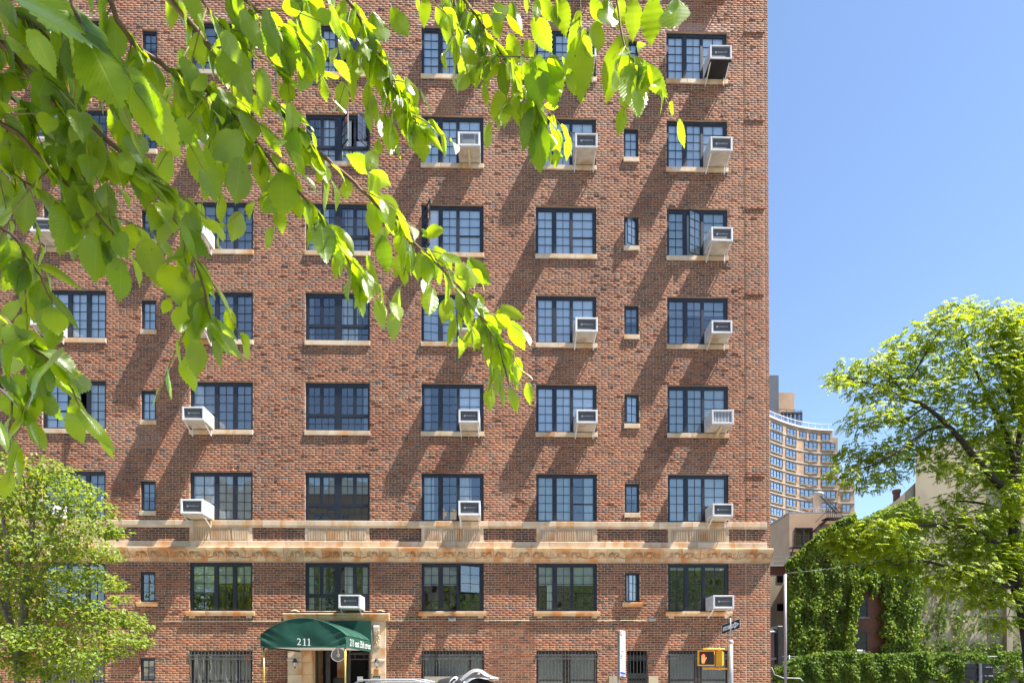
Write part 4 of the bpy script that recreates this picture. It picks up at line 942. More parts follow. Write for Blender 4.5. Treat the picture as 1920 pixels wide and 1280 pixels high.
L0 = max(v.co.x for v in st.vertices)-min(v.co.x for v in st.vertices)
o = inst('street_name', st, (AX1+.012, AY+.38+1.36, (AZ0+AZ1)/2-.02), AW, rot=(0, 0, math.pi/2), scale=(2.72/L0, 1, .93))
# round mirror hung under the front of the awning
y = AY+.9; c = P(634, 1226.5, y); rr = 12.5/FPX*y
MR = thing('round_mirror', (c.x, y, AZ0), 'round silver rimmed dish hanging under the front of the green awning', 'mirror')
m = MB(); m.lathe([(rr, 0), (rr*1.02, .012), (rr*.98, .03), (rr*.8, .075), (rr*.45, .10), (0, .105)], (0, 0, 0), 24, axis='y')
rotm = Matrix.Rotation(R(24), 4, 'Z') @ Matrix.Rotation(R(14), 4, 'X')
def rv_(m): m.v = [tuple(c+(rotm @ Vector(v))) for v in m.v]; return m
rv_(m).build('dish', M['chrome'], MR, True)
m = MB(); m.tube([(rr*math.cos(i*math.pi/12), -.004, rr*math.sin(i*math.pi/12)) for i in range(25)], .012, 6, cap=False); rv_(m).build('rim', M['chrome'], MR, True)
m = MB(); m.lathe([(rr*.97, .0), (rr*.7, .03), (rr*.3, .045), (0, .05)], (0, 0, 0), 24, axis='y'); rv_(m).build('dish_back', M['shade_grey'], MR, True)
m = MB(); m.tube([(0, -.03, 0), (0, -.05, 0.02), (-.03, -.04, rr*1.15)], .016, 6); m.ball((0, -.03, -.01), .05, .04, .05); rv_(m).build('bracket', M['acpan'], MR, True)

# floodlights on the wall
for px, lab in ((848, 'small wall floodlight beneath the window right of the awning'), (1221, 'small wall floodlight between the gate and the corner window')):
    x, z = FX(px, 1162), FZ(1162)
    t = thing('floodlight', (x, D, z), lab, 'floodlight', 'floodlights on the brick front')
    m = MB(); m.box(x-.11, x+.11, D-.20, D-.03, z-.02, z+.05, bev=.02); m.build('housing', M['galvdull'], t)
    m = MB(); m.box(x-.13, x+.13, D-.215, D-.02, z+.051, z+.062); m.build('visor', M['galv'], t)
    m = MB(); m.box(x-.04, x+.04, D-.03, D+.0, z-.04, z+.04); m.build('wall_box', M['galvdull'], t)
    m = MB(); m.box(x-.10, x+.10, D-.19, D-.04, z-.028, z-.021); m.build('lens', M['soffit'], t)

# ------------------------------------------------------------------ street furniture
# bus stop blade sign
y = 15.9; a, b = P(1164, 1180, y), P(1175.5, 1266, y)
BS = thing('bus_stop_sign', (P(1160.5, 1250, y).x, y, 0), 'tall narrow white stop sign blade on a green post before the gate', 'sign')
sx = P(1160.5, 1250, y).x
m = MB(); m.box(sx-.035, sx+.012, y-.03, y+.03, 0, a.z-.02, bev=.01); m.build('post', M['concrete'], BS)
def blade(t0, t1, z0, z1, off=0): 
    """panel fixed to the post on its left edge, turned a little"""
    def q(t, z): return (sx+.02+t*.16, y-.05+t*.10+off*-.003, z-.03*t)
    return [q(t0, z0), q(t1, z0), q(t1, z1), q(t0, z1)]
zt_, zb_ = a.z, b.z; HH = zt_-zb_
m = MB(); v0 = blade(0, 1, zb_, zt_); m.add(v0+[(p[0]-.006, p[1]+.02, p[2]) for p in v0], [(0, 1, 2, 3), (7, 6, 5, 4), (0, 4, 5, 1), (1, 5, 6, 2), (2, 6, 7, 3), (3, 7, 4, 0)]); m.build('panel', M['white'], BS)
def mark(name, t0, t1, f0, f1, mat, off=1): m = MB(); m.add(blade(t0, t1, zt_-HH*f1, zt_-HH*f0, off), [(0, 1, 2, 3)]); return m.build(name, M[mat], BS)
mark('red_square', .08, .38, .02, .13, 'red'); mark('red_line', .12, .72, .45, .467, 'red'); mark('green_square', .1, .36, .52, .63, 'greenp'); mark('green_line', .14, .68, .83, .843, 'greenp')
mark('blue_band', .05, .95, .905, .945, 'blue')
for f in (.955, .973, .99): mark('blue_print', .1, .9, f-.004, f+.002, 'blue')
for f in (.2, .27, .33): mark('faint_print', .2, .85, f, f+.006, 'soffit')
for ch, f, tc_ in (('B', .075, .23), ('Q', .575, .23)):
    tm = text_mesh('letter', ch, .13, M['white'], .0005); vv = blade(tc_, tc_, zt_-HH*f, zt_-HH*f, 2)[0]; inst('letter', tm, vv, BS, rot=(0, 0, R(32)), scale=(.5, 1, 1))

# pedestrian signal pole with one way sign
y = 16.3; pxx = P(1370, 1240, y).x
SP = thing('signal_pole', (pxx, y, 0), 'silver corner pole carrying the pedestrian signal', 'pole')
zt_ = P(1370, 1200, y).z
m = MB(); m.tube([(pxx, y, 0), (pxx, y, zt_)], [.068, .064], 14); m.lathe([(.12, 0), (.12, .25), (.07, .32)], (pxx, y, 0), 14); m.build('shaft', M['galv'], SP, True)
m = MB(); m.lathe([(.069, zt_-.1), (.075, zt_-.09), (.075, zt_-.04), (.07, zt_-.02), (.06, zt_+.01), (0, zt_+.02)], (pxx, y, 0), 14); m.build('cap', M['galvdull'], SP, True)
m = MB(); zz = P(1370, 1207, y).z; m.tube([(pxx+.07*math.cos(i*math.pi/6), y+.07*math.sin(i*math.pi/6), zz) for i in range(13)], .008, 4, cap=False); m.build('yellow_strap', M['sigyel'], SP)
m = MB(); m.tube([(pxx, y, zt_), (pxx, y, P(1370, 1158, y).z)], .016, 8); m.build('thin_post', M['galvdull'], SP, True)
OW = thing('one_way_sign', (pxx, y+.03, P(1371, 1174, y).z), 'black one way sign with white arrow on top of the corner pole', 'sign')
c = P(1371.5, 1173.5, y+.06); 
def ow(u, v, o=0): return (c.x+u*.93, y+.11-u*.36-o, c.z+v+u*.35)
W2, H2 = .235, .125
m = MB(); q = [ow(-W2, -H2), ow(W2, -H2), ow(W2, H2), ow(-W2, H2)]; m.add(q+[(p[0]+.003, p[1]+.008, p[2]) for p in q], [(0, 1, 2, 3), (7, 6, 5, 4), (0, 4, 5, 1), (1, 5, 6, 2), (2, 6, 7, 3), (3, 7, 4, 0)]); m.build('plate', M['signblk'], OW)
m = MB(); pts = [(-.205, -.05), (.09, -.05), (.09, -.095), (.215, .0), (.09, .095), (.09, .05), (-.205, .05)]
m.add([ow(u, v, .003) for u, v in pts], [tuple(range(7))]); m.build('arrow', M['white'], OW)
m = MB()
for e in ((-W2, -H2, W2, -H2), (W2, -H2, W2, H2), (W2, H2, -W2, H2), (-W2, H2, -W2, -H2)): m.bar(ow(e[0], e[1], .002), ow(e[2], e[3], .002), .006, .006)
m.build('edge', M['white'], OW)
tm = text_mesh('lettering', 'ONE  WAY', .082, M['signblk'], .0006, 1.0)
tm.transform(Matrix(((.93, 0, 0, 0), (-.36, 1, 0, 0), (.35, 0, 1, 0), (0, 0, 0, 1))))
inst('lettering', tm, ow(-.035, -.002, .007), OW)
# signal heads
PS = thing('pedestrian_signal', (pxx-.25, y, P(1340, 1250, y).z), 'yellow pedestrian signal showing a lit orange hand', 'signal')
def head(cx, cz, w2, h2, dep, ang):
    rt = Matrix.Rotation(R(ang), 4, 'Z'); c = Vector((cx, y-.05, cz)); return lambda mm: setattr(mm, 'v', [tuple(c+rt @ Vector(v)) for v in mm.v]) or mm
cA = P(1325.5, 1233, y-.1); fA = head(cA.x, cA.z, .2, .2, .2, -14)
w2, h2 = .215, .2
m = MB(); m.box(-w2, w2, -.04, .19, -h2, h2, bev=.03); fA(m).build('housing', M['sigyel'], PS)
m = MB(); m.box(-w2+.035, w2-.02, -.05, -.041, -h2+.025, h2-.03, bev=.008); fA(m).build('lens', M['sigblk'], PS)
for zz in (h2-.005,):
    m = MB(); m.box(-w2+.01, w2, -.12, -.03, zz-.02, zz+.005); fA(m).build('visor', M['sigyel'], PS)
m = MB()                                   # raised hand symbol
hx, hz = -.075, -.03
palm = [(-.055, -.105), (.03, -.105), (.04, -.06), (.075, .0), (.1, .045), (.078, .055), (.045, .02), (.042, .04), (-.06, .04), (-.06, -.05)]
m.add([(hx+u*.8, -.053, hz+v*1.0) for u, v in palm], [tuple(range(len(palm)))])
for i, (u, l) in enumerate(((-.05, .075), (-.02, .105), (.008, .11), (.034, .085))): m.add([(hx+(u-.011)*.8, -.053, hz+.035), (hx+(u+.011)*.8, -.053, hz+.035), (hx+(u+.010)*.8, -.053, hz+.04+l*.9), (hx+(u-.010)*.8, -.053, hz+.04+l*.9)], [(0, 1, 2, 3)])
fA(m).build('lit_hand', M['hand'], PS)
cB = P(1351, 1234, y); fB = head(cB.x, cB.z, .2, .2, .2, 68)
m = MB(); m.box(-w2, w2, -.06, .12, -h2, h2, bev=.03); fB(m).build('side_housing', M['sigyel'], PS)
zu, zl = P(1350, 1216, y).z, P(1350, 1252.5, y).z
for zz in (zu, zl):
    m = MB(); m.tube([(cA.x-.06, y+.02, zz+.005), (cA.x+.1, y+.03, zz+.01), (cB.x, y+.02, zz), (pxx-.05, y, zz)], .024, 8); m.ball((cB.x-.02, y+.02, zz), .042, .042, .04, 8, 6); m.build('mounting_arm', M['sigyel'], PS, True)

# thin galvanised post with bracket and wire on the far side of the avenue
y = 30.0; a = P(1472, 1076, y)
GP = thing('wire_post', (a.x, y, 0), 'thin galvanised post with a short top arm holding a wire before the ivy', 'post')
m = MB(); m.tube([(a.x, y, 0), (a.x, y, a.z)], .07, 8); m.build('shaft', M['galv'], GP, True)
m = MB(); b = P(1492, 1072.5, y); m.tube([(a.x-.05, y, a.z-.03), (a.x+.1, y, a.z+.02), (b.x, y, b.z)], [.05, .045, .03], 6); m.build('arm', M['bark'], GP, True)
pts = []
e = P(1775, 1014, 33)
for i in range(14):
    t = i/13; pts.append((b.x+(e.x-b.x)*t, y+3*t, b.z+(e.z-b.z)*t-.28*math.sin(math.pi*t)))
m = MB(); m.tube(pts, .010, 5); m.build('wire', M['concrete'], GP, True)
# wall mounted sign box seen from its edge
y = 37; a, b = P(1447.5, 1173, y), P(1466.5, 1247, y)
SB = thing('sign_box', ((a.x+b.x)/2, y, b.z), 'black sign box seen edge on at the end of the ivy hedge', 'sign')
m = MB(); m.box(a.x+.32, b.x, y-.1, y+2.2, b.z, a.z, bev=.02); m.build('cabinet', M['signblk'], SB)
m = MB(); m.box(a.x-.4, a.x+.32, y+.4, y+2.0, b.z+.1, a.z-.15); m.build('face', M['concrete'], SB)
for t in (.16, .84):
    m = MB(); m.tube([(a.x-.3, y+.2, b.z+(a.z-b.z)*t), (a.x+.3, y+.1, b.z+(a.z-b.z)*t+.05)], .07, 6); m.build('fixing', M['galv'], SB)
m = MB(); m.tube([(a.x-.1, y-.1, b.z-.1), (a.x+.1, y-.1, b.z-.55), (a.x+.6, y-.1, b.z-.75), (a.x+1.6, y-.2, b.z-.78), (a.x+1.8, y-.2, b.z-.95)], .035, 6); m.build('conduit', M['galvdull'], SB, True)
# back of a road sign
y = 33; a, b = P(1810, 1243.5, y), P(1861.5, 1275, y); xm = P(1836, 1250, y).x
RS = thing('road_sign', (xm, y, 0), 'dark back of a rectangular road sign on a pale post at right', 'sign')
m = MB(); m.box(a.x, b.x, y, y+.02, b.z, a.z); m.build('plate', M['galvdull'] if False else M['signblk'], RS)
for t in (.24, .76): m = MB(); m.box(a.x, b.x, y-.05, y-.001, b.z+(a.z-b.z)*t-.05, b.z+(a.z-b.z)*t+.05, bev=.02); m.build('stiffener', M['irondark'], RS)
m = MB(); m.box(xm-.08, xm+.08, y-.12, y-.052, 0, a.z+.02, bev=.02); m.build('post', M['galvdull'], RS)

# ------------------------------------------------------------------ parked car and motorcycle at the far kerb
y = 14.6; c0 = P(672, 1275, y); c1 = P(812, 1275, y); xc = (P(735, 1275, y)).x; zr = P(720, 1275.5, y).z
CAR = thing('parked_car', (xc, y, -.15), 'silver parked car, only its roof showing beside the entrance', 'car')
def carsec(zs_): return zs_
prof = [(-2.2, .25), (-2.22, .62), (-2.05, .78), (-1.25, .92), (-.62, zr-.03), (-.2, zr), (.55, zr), (1.15, zr-.06), (1.75, .98), (2.15, .9), (2.2, .5), (2.1, .25)]
m = MB(); n = len(prof); wd = .86; vs = []
for s in (-1, -.72, .72, 1):
    for px_, pz in prof:
        k = 1-.14*max(0, (pz-.9)); dz = 0 if abs(s) < .9 else -.06*(pz > .7); vs.append((xc+px_, y+s*wd*k, pz+dz-.02))
m.add(vs, [(r_*n+i, r_*n+(i+1) % n, (r_+1)*n+(i+1) % n, (r_+1)*n+i) for r_ in range(3) for i in range(n)]+[tuple(range(n)), tuple(range(4*n-1, 3*n-1, -1))]); m.build('body', M['silver'], CAR, True)
for s in (-1, 1):
    m = MB(); yy = y+s*.60; m.tube([(xc-.75, yy, zr-.06), (xc-.6, yy, zr+.025), (xc+.6, yy, zr+.025), (xc+.95, yy, zr-.05)], [.03, .022, .022, .03], 6); m.build('roof_rail', M['galv'], CAR, True)
    m = MB(); m.box(xc-.9, xc+1.1, y+s*.83-.005, y+s*.83+.005, .92, zr-.14); m.build('side_window', M['glass_dark'], CAR)
    for wx in (-1.35, 1.35):
        m = MB(); m.lathe([(0, -.11), (.2, -.11), (.31, -.1), (.33, -.06), (.33, .06), (.31, .1), (.2, .11), (0, .11)], (xc+wx, y+s*.74, .18), 18, axis='y'); m.build('wheel', M['rubber'], CAR, True)
# motorcycle: silver fairing over the wheel
y = 13.6; xm = P(885, 1268, y).x
MC = thing('motorcycle', (xm, y, -.15), 'silver motorcycle tail with a small red light rising at the bottom edge', 'motorcycle')
def cowl(name, outline, w_, mat, yy, inset=.10):
    """rounded hull: an outline at the middle, drawn in towards both sides"""
    pts = [P(x_, y_, yy) for x_, y_ in outline]; n = len(pts); cx = sum(p.x for p in pts)/n; cz = sum(p.z for p in pts)/n; m = MB(); vs = []
    lv = ((-1, .62), (-.85, .86), (-.45, .97), (0, 1.0), (.45, .97), (.85, .86), (1, .62))
    for s_, k in lv: vs += [(cx+(p.x-cx)*k, yy+s_*w_, cz+(p.z-cz)*k) for p in pts]
    m.add(vs, [(h*n+i, h*n+(i+1) % n, (h+1)*n+(i+1) % n, (h+1)*n+i) for h in range(6) for i in range(n)]+[tuple(range(n)), tuple(range(7*n-1, 6*n-1, -1))]); return m.build(name, M[mat], MC, True)
ctl = [P(x_, y_, y) for x_, y_ in ((832, 1292), (846, 1278), (862, 1267), (876, 1257), (889, 1252.5))]
cowl('tail_cowl', [(846, 1284), (858, 1273), (870, 1264), (881, 1256), (888, 1253), (896, 1252.5), (904, 1254.5), (911, 1259), (917, 1263.5), (926, 1267), (936, 1269.5), (935, 1274), (924, 1275), (912, 1272.5), (900, 1270.5), (890, 1271.5), (880, 1276), (870, 1283), (860, 1289)], .17, 'silver', y)
cowl('tank', [(858, 1287), (866, 1279), (878, 1273), (890, 1270), (902, 1270.5), (914, 1274), (926, 1279), (930, 1287), (915, 1295), (880, 1296)], .12, 'rubber', y)
cowl('mirror', [(838, 1284), (845, 1273), (851, 1268), (856, 1267), (859, 1270), (855, 1277), (848, 1285)], .05, 'white', y-.15)
m = MB(); q = P(893, 1260.5, y-.19); m.bar(P(891, 1263, y-.16), P(896, 1257.5, y-.15), .022, .03); m.build('tail_light', M['tail'], MC, True)
m = MB(); q = P(897, 1263, y-.15); m.ball(q, .05, .03, .035, 8, 6); m.build('indicator', M['silver'], MC, True)
bz = ctl[3].z-.25
m = MB(); m.tube([(xm-1.1, y, .75), (xm-.6, y, bz-.1), (xm-.2, y, bz), (xm+.35, y, bz+.02)], [.16, .2, .17, .1], 10); m.build('seat', M['rubber'], MC, True)
m = MB(); m.tube([(xm-1.0, y, .55), (xm-.4, y, .5), (xm+.4, y, .55)], [.2, .24, .14], 10); m.build('engine', M['irondark'], MC, True)
for wx in (-1.15, .42):
    m = MB(); m.tube([(xm+wx+.27*math.cos(i*math.pi/10), y, .18+.27*math.sin(i*math.pi/10)) for i in range(21)], .06, 8, cap=False); m.build('wheel', M['rubber'], MC, True)
    m = MB(); m.tube([(xm+wx, y, .18), (xm+wx*.55, y, .62)], .035, 6); m.build('fork', M['galv'], MC, True)
# weathered board leaning at the wall
y = D-.35; a, b = P(794, 1267, y), P(852, 1267, y)
m = MB(); m.add([(a.x, y, 0), (b.x, y, 0), (b.x, y, b.z-.01), (a.x+.03, y, a.z), (a.x, y+.04, 0), (b.x, y+.04, 0), (b.x, y+.04, b.z-.01), (a.x+.03, y+.04, a.z)], [(0, 1, 2, 3), (7, 6, 5, 4), (0, 4, 5, 1), (1, 5, 6, 2), (2, 6, 7, 3), (3, 7, 4, 0)])
tag(m.build('weathered_board', M['wood'], at=((a.x+b.x)/2, y, 0)), 'weathered grey wooden board standing before the barred window behind the motorcycle', 'board')
# ------------------------------------------------------------------ leaves scattered as arrays
def unitv(a): return a/np.maximum(np.linalg.norm(a, axis=1, keepdims=True), 1e-9)
def leafmesh(name, pos, mid, nrm, length, width, mat, tone, fold=0.25, off=(0, 0, 0)):
    """pos, mid (direction base to tip), nrm: n x 3; a leaf is two faces folded along the midrib"""
    n = len(pos); mid = unitv(mid); nrm = unitv(nrm-mid*np.sum(nrm*mid, axis=1, keepdims=True)); sd = np.cross(mid, nrm)
    L = np.asarray(length).reshape(-1, 1)*np.ones((n, 1)); Wd = np.asarray(width).reshape(-1, 1)*np.ones((n, 1))
    b = pos; t = pos+mid*L-nrm*L*0.12; c1 = pos+mid*L*0.45+sd*Wd*0.5+nrm*Wd*fold; c2 = pos+mid*L*0.45-sd*Wd*0.5+nrm*Wd*fold
    V = np.stack([b, c1, t, c2], axis=1).reshape(-1, 3)-np.asarray(off, dtype=np.float32)
    base = (np.arange(n)*4)[:, None, None]
    Fq = (base+np.array([(0, 1, 2), (0, 2, 3)])[None]).reshape(-1, 3)
    tn = np.repeat(np.asarray(tone).reshape(-1, 1)*np.ones((n, 1)), 2, axis=0)
    return npmesh(name, V, Fq, mat, np.repeat(tn, 3, axis=1))
def addmesh(name, me, loc, parent=None):
    o = bpy.data.objects.new(name, me); COL.objects.link(o); place(o, loc, parent); return o
def poly_in(px, py, poly):
    n = len(poly); ins = np.zeros(len(px), dtype=bool); j = n-1
    for i in range(n):
        xi, yi = poly[i]; xj, yj = poly[j]
        c = ((yi > py) != (yj > py)) & (px < (xj-xi)*(py-yi)/((yj-yi) if yj != yi else 1e-9)+xi); ins ^= c; j = i
    return ins
def Pn(px, py, Y):
    px = np.asarray(px, float); py = np.asarray(py, float); Y = np.asarray(Y, float)*np.ones_like(px)
    d = np.array(CF)[None]+np.array(CR)[None]*((px-960)/FPX)[:, None]+np.array(CU)[None]*((PPY-py)/FPX)[:, None]
    q = d*(Y/d[:, 1])[:, None]; q[:, 2] += ZC; return q
def wob(x, y, s=1.0): return np.sin(x*.083*s+1.3*np.sin(y*.061*s))+np.sin(y*.097*s+1.1*np.sin(x*.053*s+2))
def prism(poly, Y, depth, mat, name, parent, holes_=None):
    """upright slab with an outline given in the picture, standing at depth Y"""
    fr = [P(x, y, Y) for x, y in poly]; n = len(fr); m = MB()
    m.add(fr+[Vector((p.x*(Y+depth)/Y, Y+depth, p.z)) for p in fr], [tuple(range(n-1, -1, -1)), tuple(range(n, 2*n))]+[(k, (k+1) % n, n+(k+1) % n, n+k) for k in range(n)])
    return m.build(name, mat, parent)

M['paleband'] = mk('pale_band', (0.58, 0.52, 0.43), (0.5, 0.44, 0.36), .5, .8)
M['slate'] = mk('blue_grey_cladding', (0.10, 0.115, 0.14), (0.075, 0.09, 0.115), .3, .6)
# ------------------------------------------------------------------ far curved tower
kn = [(1380, 121), (1415, 125.5), (1447, 129.3), (1462, 131.0), (1480, 132.7), (1500, 134.3), (1520, 135.3), (1542, 135.9), (1571.5, 136.1)]
TW = thing('curved_tower', (P(1500, 1200, 140).x, 140, 0), 'distant curved tan brick apartment tower with rows of paired windows', 'building')
def tw_y(px): return float(np.interp(px, [k[0] for k in kn], [k[1] for k in kn]))
ZL = [P(1555, 827.6, 136).z-2.70*k for k in range(-1, 16)]; ZTOP = P(1555, 807, 136).z
def tw_pt(px, z, out=0.0):
    Y = tw_y(px); q = P(px, 1000, Y); dx = .5; a, b = P(px-2, 1000, tw_y(px-2)), P(px+2, 1000, tw_y(px+2)); t = (b-a); nn = Vector((t.y, -t.x, 0)).normalized()
    if nn.y > 0: nn = -nn
    return Vector((q.x, q.y, 0))+nn*out+Vector((0, 0, z))
pxs = list(np.linspace(1380, 1562, 30))
m = MB(); vs = []
for px in pxs: vs += [tw_pt(px, 0), tw_pt(px, ZTOP)]
m.add(vs, [(2*i, 2*i+2, 2*i+3, 2*i+1) for i in range(29)])
e = tw_pt(1562, 0); m.box(e.x-.02, P(1571.5, 1000, 136.1).x, 136.05, 150, 0, ZL[1]+.9)
m.quad((e.x, e.y, 0), (e.x, 150, 0), (e.x, 150, ZTOP), (e.x, e.y, ZTOP))
m.add([tw_pt(px, ZTOP) for px in pxs]+[Vector((e.x, 160, ZTOP)), Vector((tw_pt(1380, 0).x, 160, ZTOP))], [tuple(range(32))])
m.build('wall', M['tbrick'], TW)
wgx0, wgx1 = P(1571.6, 1000, 137).x, P(1602.5, 1000, 137).x; zw = P(1590, 905, 137).z
m = MB(); m.box(wgx0, wgx1, 137, 152, 0, zw); m.build('side_wing', M['tbrick'], TW)
for k, z in enumerate(ZL[1:14]):
    m = MB(); vs = []
    for px in pxs[::2]+[1562]:
        for o, dz in ((.0, -.07), (.10, -.07), (.10, .09), (.0, .09)): vs.append(tw_pt(px, z+dz, o))
    m.add(vs, [(4*i+j, 4*i+j+1, 4*i+j+5, 4*i+j+4) for i in range(len(pxs[::2])) for j in range(3)])
    if k >= 1: m.box(e.x+.01, P(1571.5, 1000, 136).x+.05, 135.9, 136.04, z-.1, z+.12)
    if k >= 4: m.box(wgx0, wgx1+.1, 136.86, 136.99, z-.1, z+.12)
    m.build('string_course', M['paleband'], TW)
for k in range(0, 13):
    zt = ZL[k]-.42 if k else ZL[1]+1.62; hh = 1.5 if k else 1.35
    if k == 0: spans = [(1446, 1467.5, 4), (1476, 1494, 3), (1500, 1512.5, 2), (1518.5, 1532.5, 2), (1540.5, 1555.5, 2)]
    else: spans = [(1445, 1467.5, 4), (1474, 1493, 3), (1509 if k < 4 else 1500.5, 1533, 3 if k < 4 else 4), (1540, 1566 if k < 4 else 1566.5, 3)]
    if k >= 4: spans.append((1579.5, 1594, 2))
    for a, b, n in spans:
        if b > 1575: f = lambda px, z, o: Vector((P(px, 1000, 137).x, 137-o, z))
        elif b > 1562 or a > 1539: f = lambda px, z, o: Vector((P(px, 1000, 136.1).x, min(tw_y(px), 136.05)-o, z))
        else: f = tw_pt
        m = MB(); wd = (b-a)/n
        for i in range(n+1):
            x = a+wd*i; m.bar(f(x, zt-hh, .05), f(x, zt, .05), .11, .11, up=(0, 1, 0))
        for z in (zt, zt-hh): m.bar(f(a, z, .05), f(b, z, .05), .11, .11)
        for i in range(0, n, 2): m.bar(f(a+wd*i, zt-hh*.55, .04), f(a+wd*(i+1), zt-hh*.55, .04), .09, .09)
        fr_ = m.build('window', M['putty'], TW)
        for i in range(n):
            p = MB(); x0_, x1_ = a+wd*i, a+wd*(i+1); tl = rnd.uniform(-.02, .02); p.quad(f(x0_, zt-hh, .02+tl), f(x1_, zt-hh, .02-tl), f(x1_, zt, .02-tl), f(x0_, zt, .02+tl)); p.build('pane', M['pane_blue'], fr_)
        s = MB(); s.bar(f(a-.5, zt-hh-.12, .08), f(b+.5, zt-hh-.12, .08), .2, .12); s.build('sill', M['terra_dark'] if False else M['stucco'], fr_)
m = MB()
for i in range(0, 30, 2): m.bar(tw_pt(pxs[i], ZTOP, -.2), tw_pt(pxs[i], ZTOP+1.5, -.2), .08, .08, up=(0, 1, 0))
for i in range(29):
    m.bar(tw_pt(pxs[i], ZTOP+1.5, -.2), tw_pt(pxs[i+1], ZTOP+1.5, -.2), .1, .1); m.bar(tw_pt(pxs[i], ZTOP+.1, .1), tw_pt(pxs[i+1], ZTOP+.1, .1), .3, .35)
m.build('roof_railing', M['white'], TW)
m = MB()
for i in range(29): m.quad(tw_pt(pxs[i], ZTOP+.3, -.21), tw_pt(pxs[i+1], ZTOP+.3, -.21), tw_pt(pxs[i+1], ZTOP+1.45, -.21), tw_pt(pxs[i], ZTOP+1.45, -.21))
m.build('railing_glass', M['glass'], TW)
def blk(name, a, b, top, Y, dep, mat, bot=None): p, q = P(a, top, Y), P(b, top, Y); m = MB(); m.box(p.x, q.x, Y, Y+dep, 0 if bot is None else bot, p.z); return m.build(name, mat, TW)
blk('stair_tower', 1440, 1489.5, 735.5, 146, 8, M['stucco_tan'], ZTOP); blk('plant_screen', 1430, 1460, 703, 143, 2, M['slate'], ZTOP)
blk('glass_penthouse', 1466, 1503, 776, 140, 5, M['pane_blue'], ZTOP)
m = MB()
for px in (1466, 1473, 1480, 1487, 1495, 1503): a = P(px, 775, 139.9); m.bar((a.x, 139.9, ZTOP), (a.x, 139.9, a.z+.2), .25, .25, up=(0, 1, 0))
a, b = P(1464, 774, 139.9), P(1504, 774, 139.9); m.bar(a, b, .4, .4); a, b = P(1455, 766, 139.5), P(1502, 770, 139.5); m.bar(a, b, .08, .08)
for px in (1462, 1475, 1489, 1502): a = P(px, 768, 139.5); m.bar((a.x, 139.5, ZTOP), a, .09, .09, up=(0, 1, 0))
m.build('penthouse_frame', M['irondark'], TW)

# ------------------------------------------------------------------ tan stucco house
Yt = 62; TB = thing('stucco_house', (P(1525, 1200, Yt).x, Yt, 0), 'tan stucco house with dark fire escape behind the ivy', 'building')
c0 = P(1480, 961, Yt); c1 = P(1577.5, 962.5, Yt); cl = P(1418, 961, 72); zt = c0.z
m = MB(); pl = [(c0.x, Yt), (c1.x, Yt), (c1.x, 76), (cl.x, 76), (cl.x, 72)]
m.add([(x, y, 0) for x, y in pl]+[(x, y, zt) for x, y in pl], [(i, (i+1) % 5, 5+(i+1) % 5, 5+i) for i in range(5)]+[(5, 6, 7, 8, 9)]); m.build('wall', M['stucco_tan'], TB)
m = MB(); m.bar((cl.x, 72.1, zt+.03), (c0.x, Yt+.13, zt+.03), .25, .12); m.bar((c0.x, Yt+.125, zt+.032), (c1.x, Yt+.125, zt+.032), .25, .12); m.build('coping', M['galvdull'], TB)
a, b = P(1490.5, 989.5, Yt), P(1523, 1022, Yt)
m = MB(); yy = Yt-.03
for x in (a.x, (a.x+b.x)/2, b.x): m.box(x-.06, x+.06, yy-.03, yy+.02, b.z, a.z)
m.box(a.x, b.x, yy-.03, yy+.02, a.z-.08, a.z+.04); wn_ = m.build('balcony_door', M['frame_brown'], TB)
m = MB(); m.quad((a.x, yy+.01, b.z), (b.x, yy+.01, b.z), (b.x, yy+.01, a.z), (a.x, yy+.01, a.z)); m.build('pane', M['glass_dark'], wn_)
m = MB(); m.quad((a.x, yy+.02, b.z), (a.x+(b.x-a.x)*.3, yy+.02, b.z), (a.x+(b.x-a.x)*.3, yy+.02, a.z), (a.x, yy+.02, a.z)); m.quad((a.x+(b.x-a.x)*.45, yy+.02, b.z), (a.x+(b.x-a.x)*.75, yy+.02, b.z), (a.x+(b.x-a.x)*.75, yy+.02, a.z), (a.x+(b.x-a.x)*.45, yy+.02, a.z)); m.build('curtain', M['yellowc'], wn_)
a2, b2 = P(1545, 990, Yt), P(1565, 1010, Yt); m = MB(); m.box(a2.x, b2.x, Yt-.04, Yt+.02, b2.z, a2.z); m.build('window', M['frame'], TB)
FE = M['irondark']
m = MB(); ba, bb = P(1487.5, 1023, Yt-1), P(1515, 1025, Yt-1)
m.box(ba.x, bb.x, Yt-1.1, Yt-.05, ba.z-.12, ba.z); zz = P(1490, 1004, Yt-1).z
for t in np.linspace(0, 1, 9): x = ba.x+(bb.x-ba.x)*t; m.bar((x, Yt-1.08, ba.z), (x, Yt-1.08, zz), .03, .03, up=(0, 1, 0))
m.bar((ba.x, Yt-1.08, zz), (bb.x, Yt-1.08, zz), .06, .06); m.bar((ba.x, Yt-1.08, zz-.4), (bb.x, Yt-1.08, zz-.4), .04, .04)
for t in (0.02, .5): m.bar((ba.x+(bb.x-ba.x)*t, Yt-1.05, ba.z-.1), (ba.x+(bb.x-ba.x)*t, Yt-.03, ba.z-1.2), .08, .08)
m.build('balcony', FE, TB)
m = MB(); fa, fb = P(1549, 969, Yt-1), P(1577, 965, Yt-1)
m.box(fa.x, fb.x, Yt-1.2, Yt-.05, fa.z-.15, fa.z-.05); zz = P(1560, 952, Yt-1).z
for t in np.linspace(0, 1, 9): x = fa.x+(fb.x-fa.x)*t; m.bar((x, Yt-1.15, fa.z-.1), (x, Yt-1.15, zz), .04, .04, up=(0, 1, 0))
for z in (zz, zz-.45): m.bar((fa.x, Yt-1.15, z), (fb.x, Yt-1.15, z), .06, .06)
st0, st1 = P(1553, 972, Yt-.9), P(1527, 996, Yt-.9)
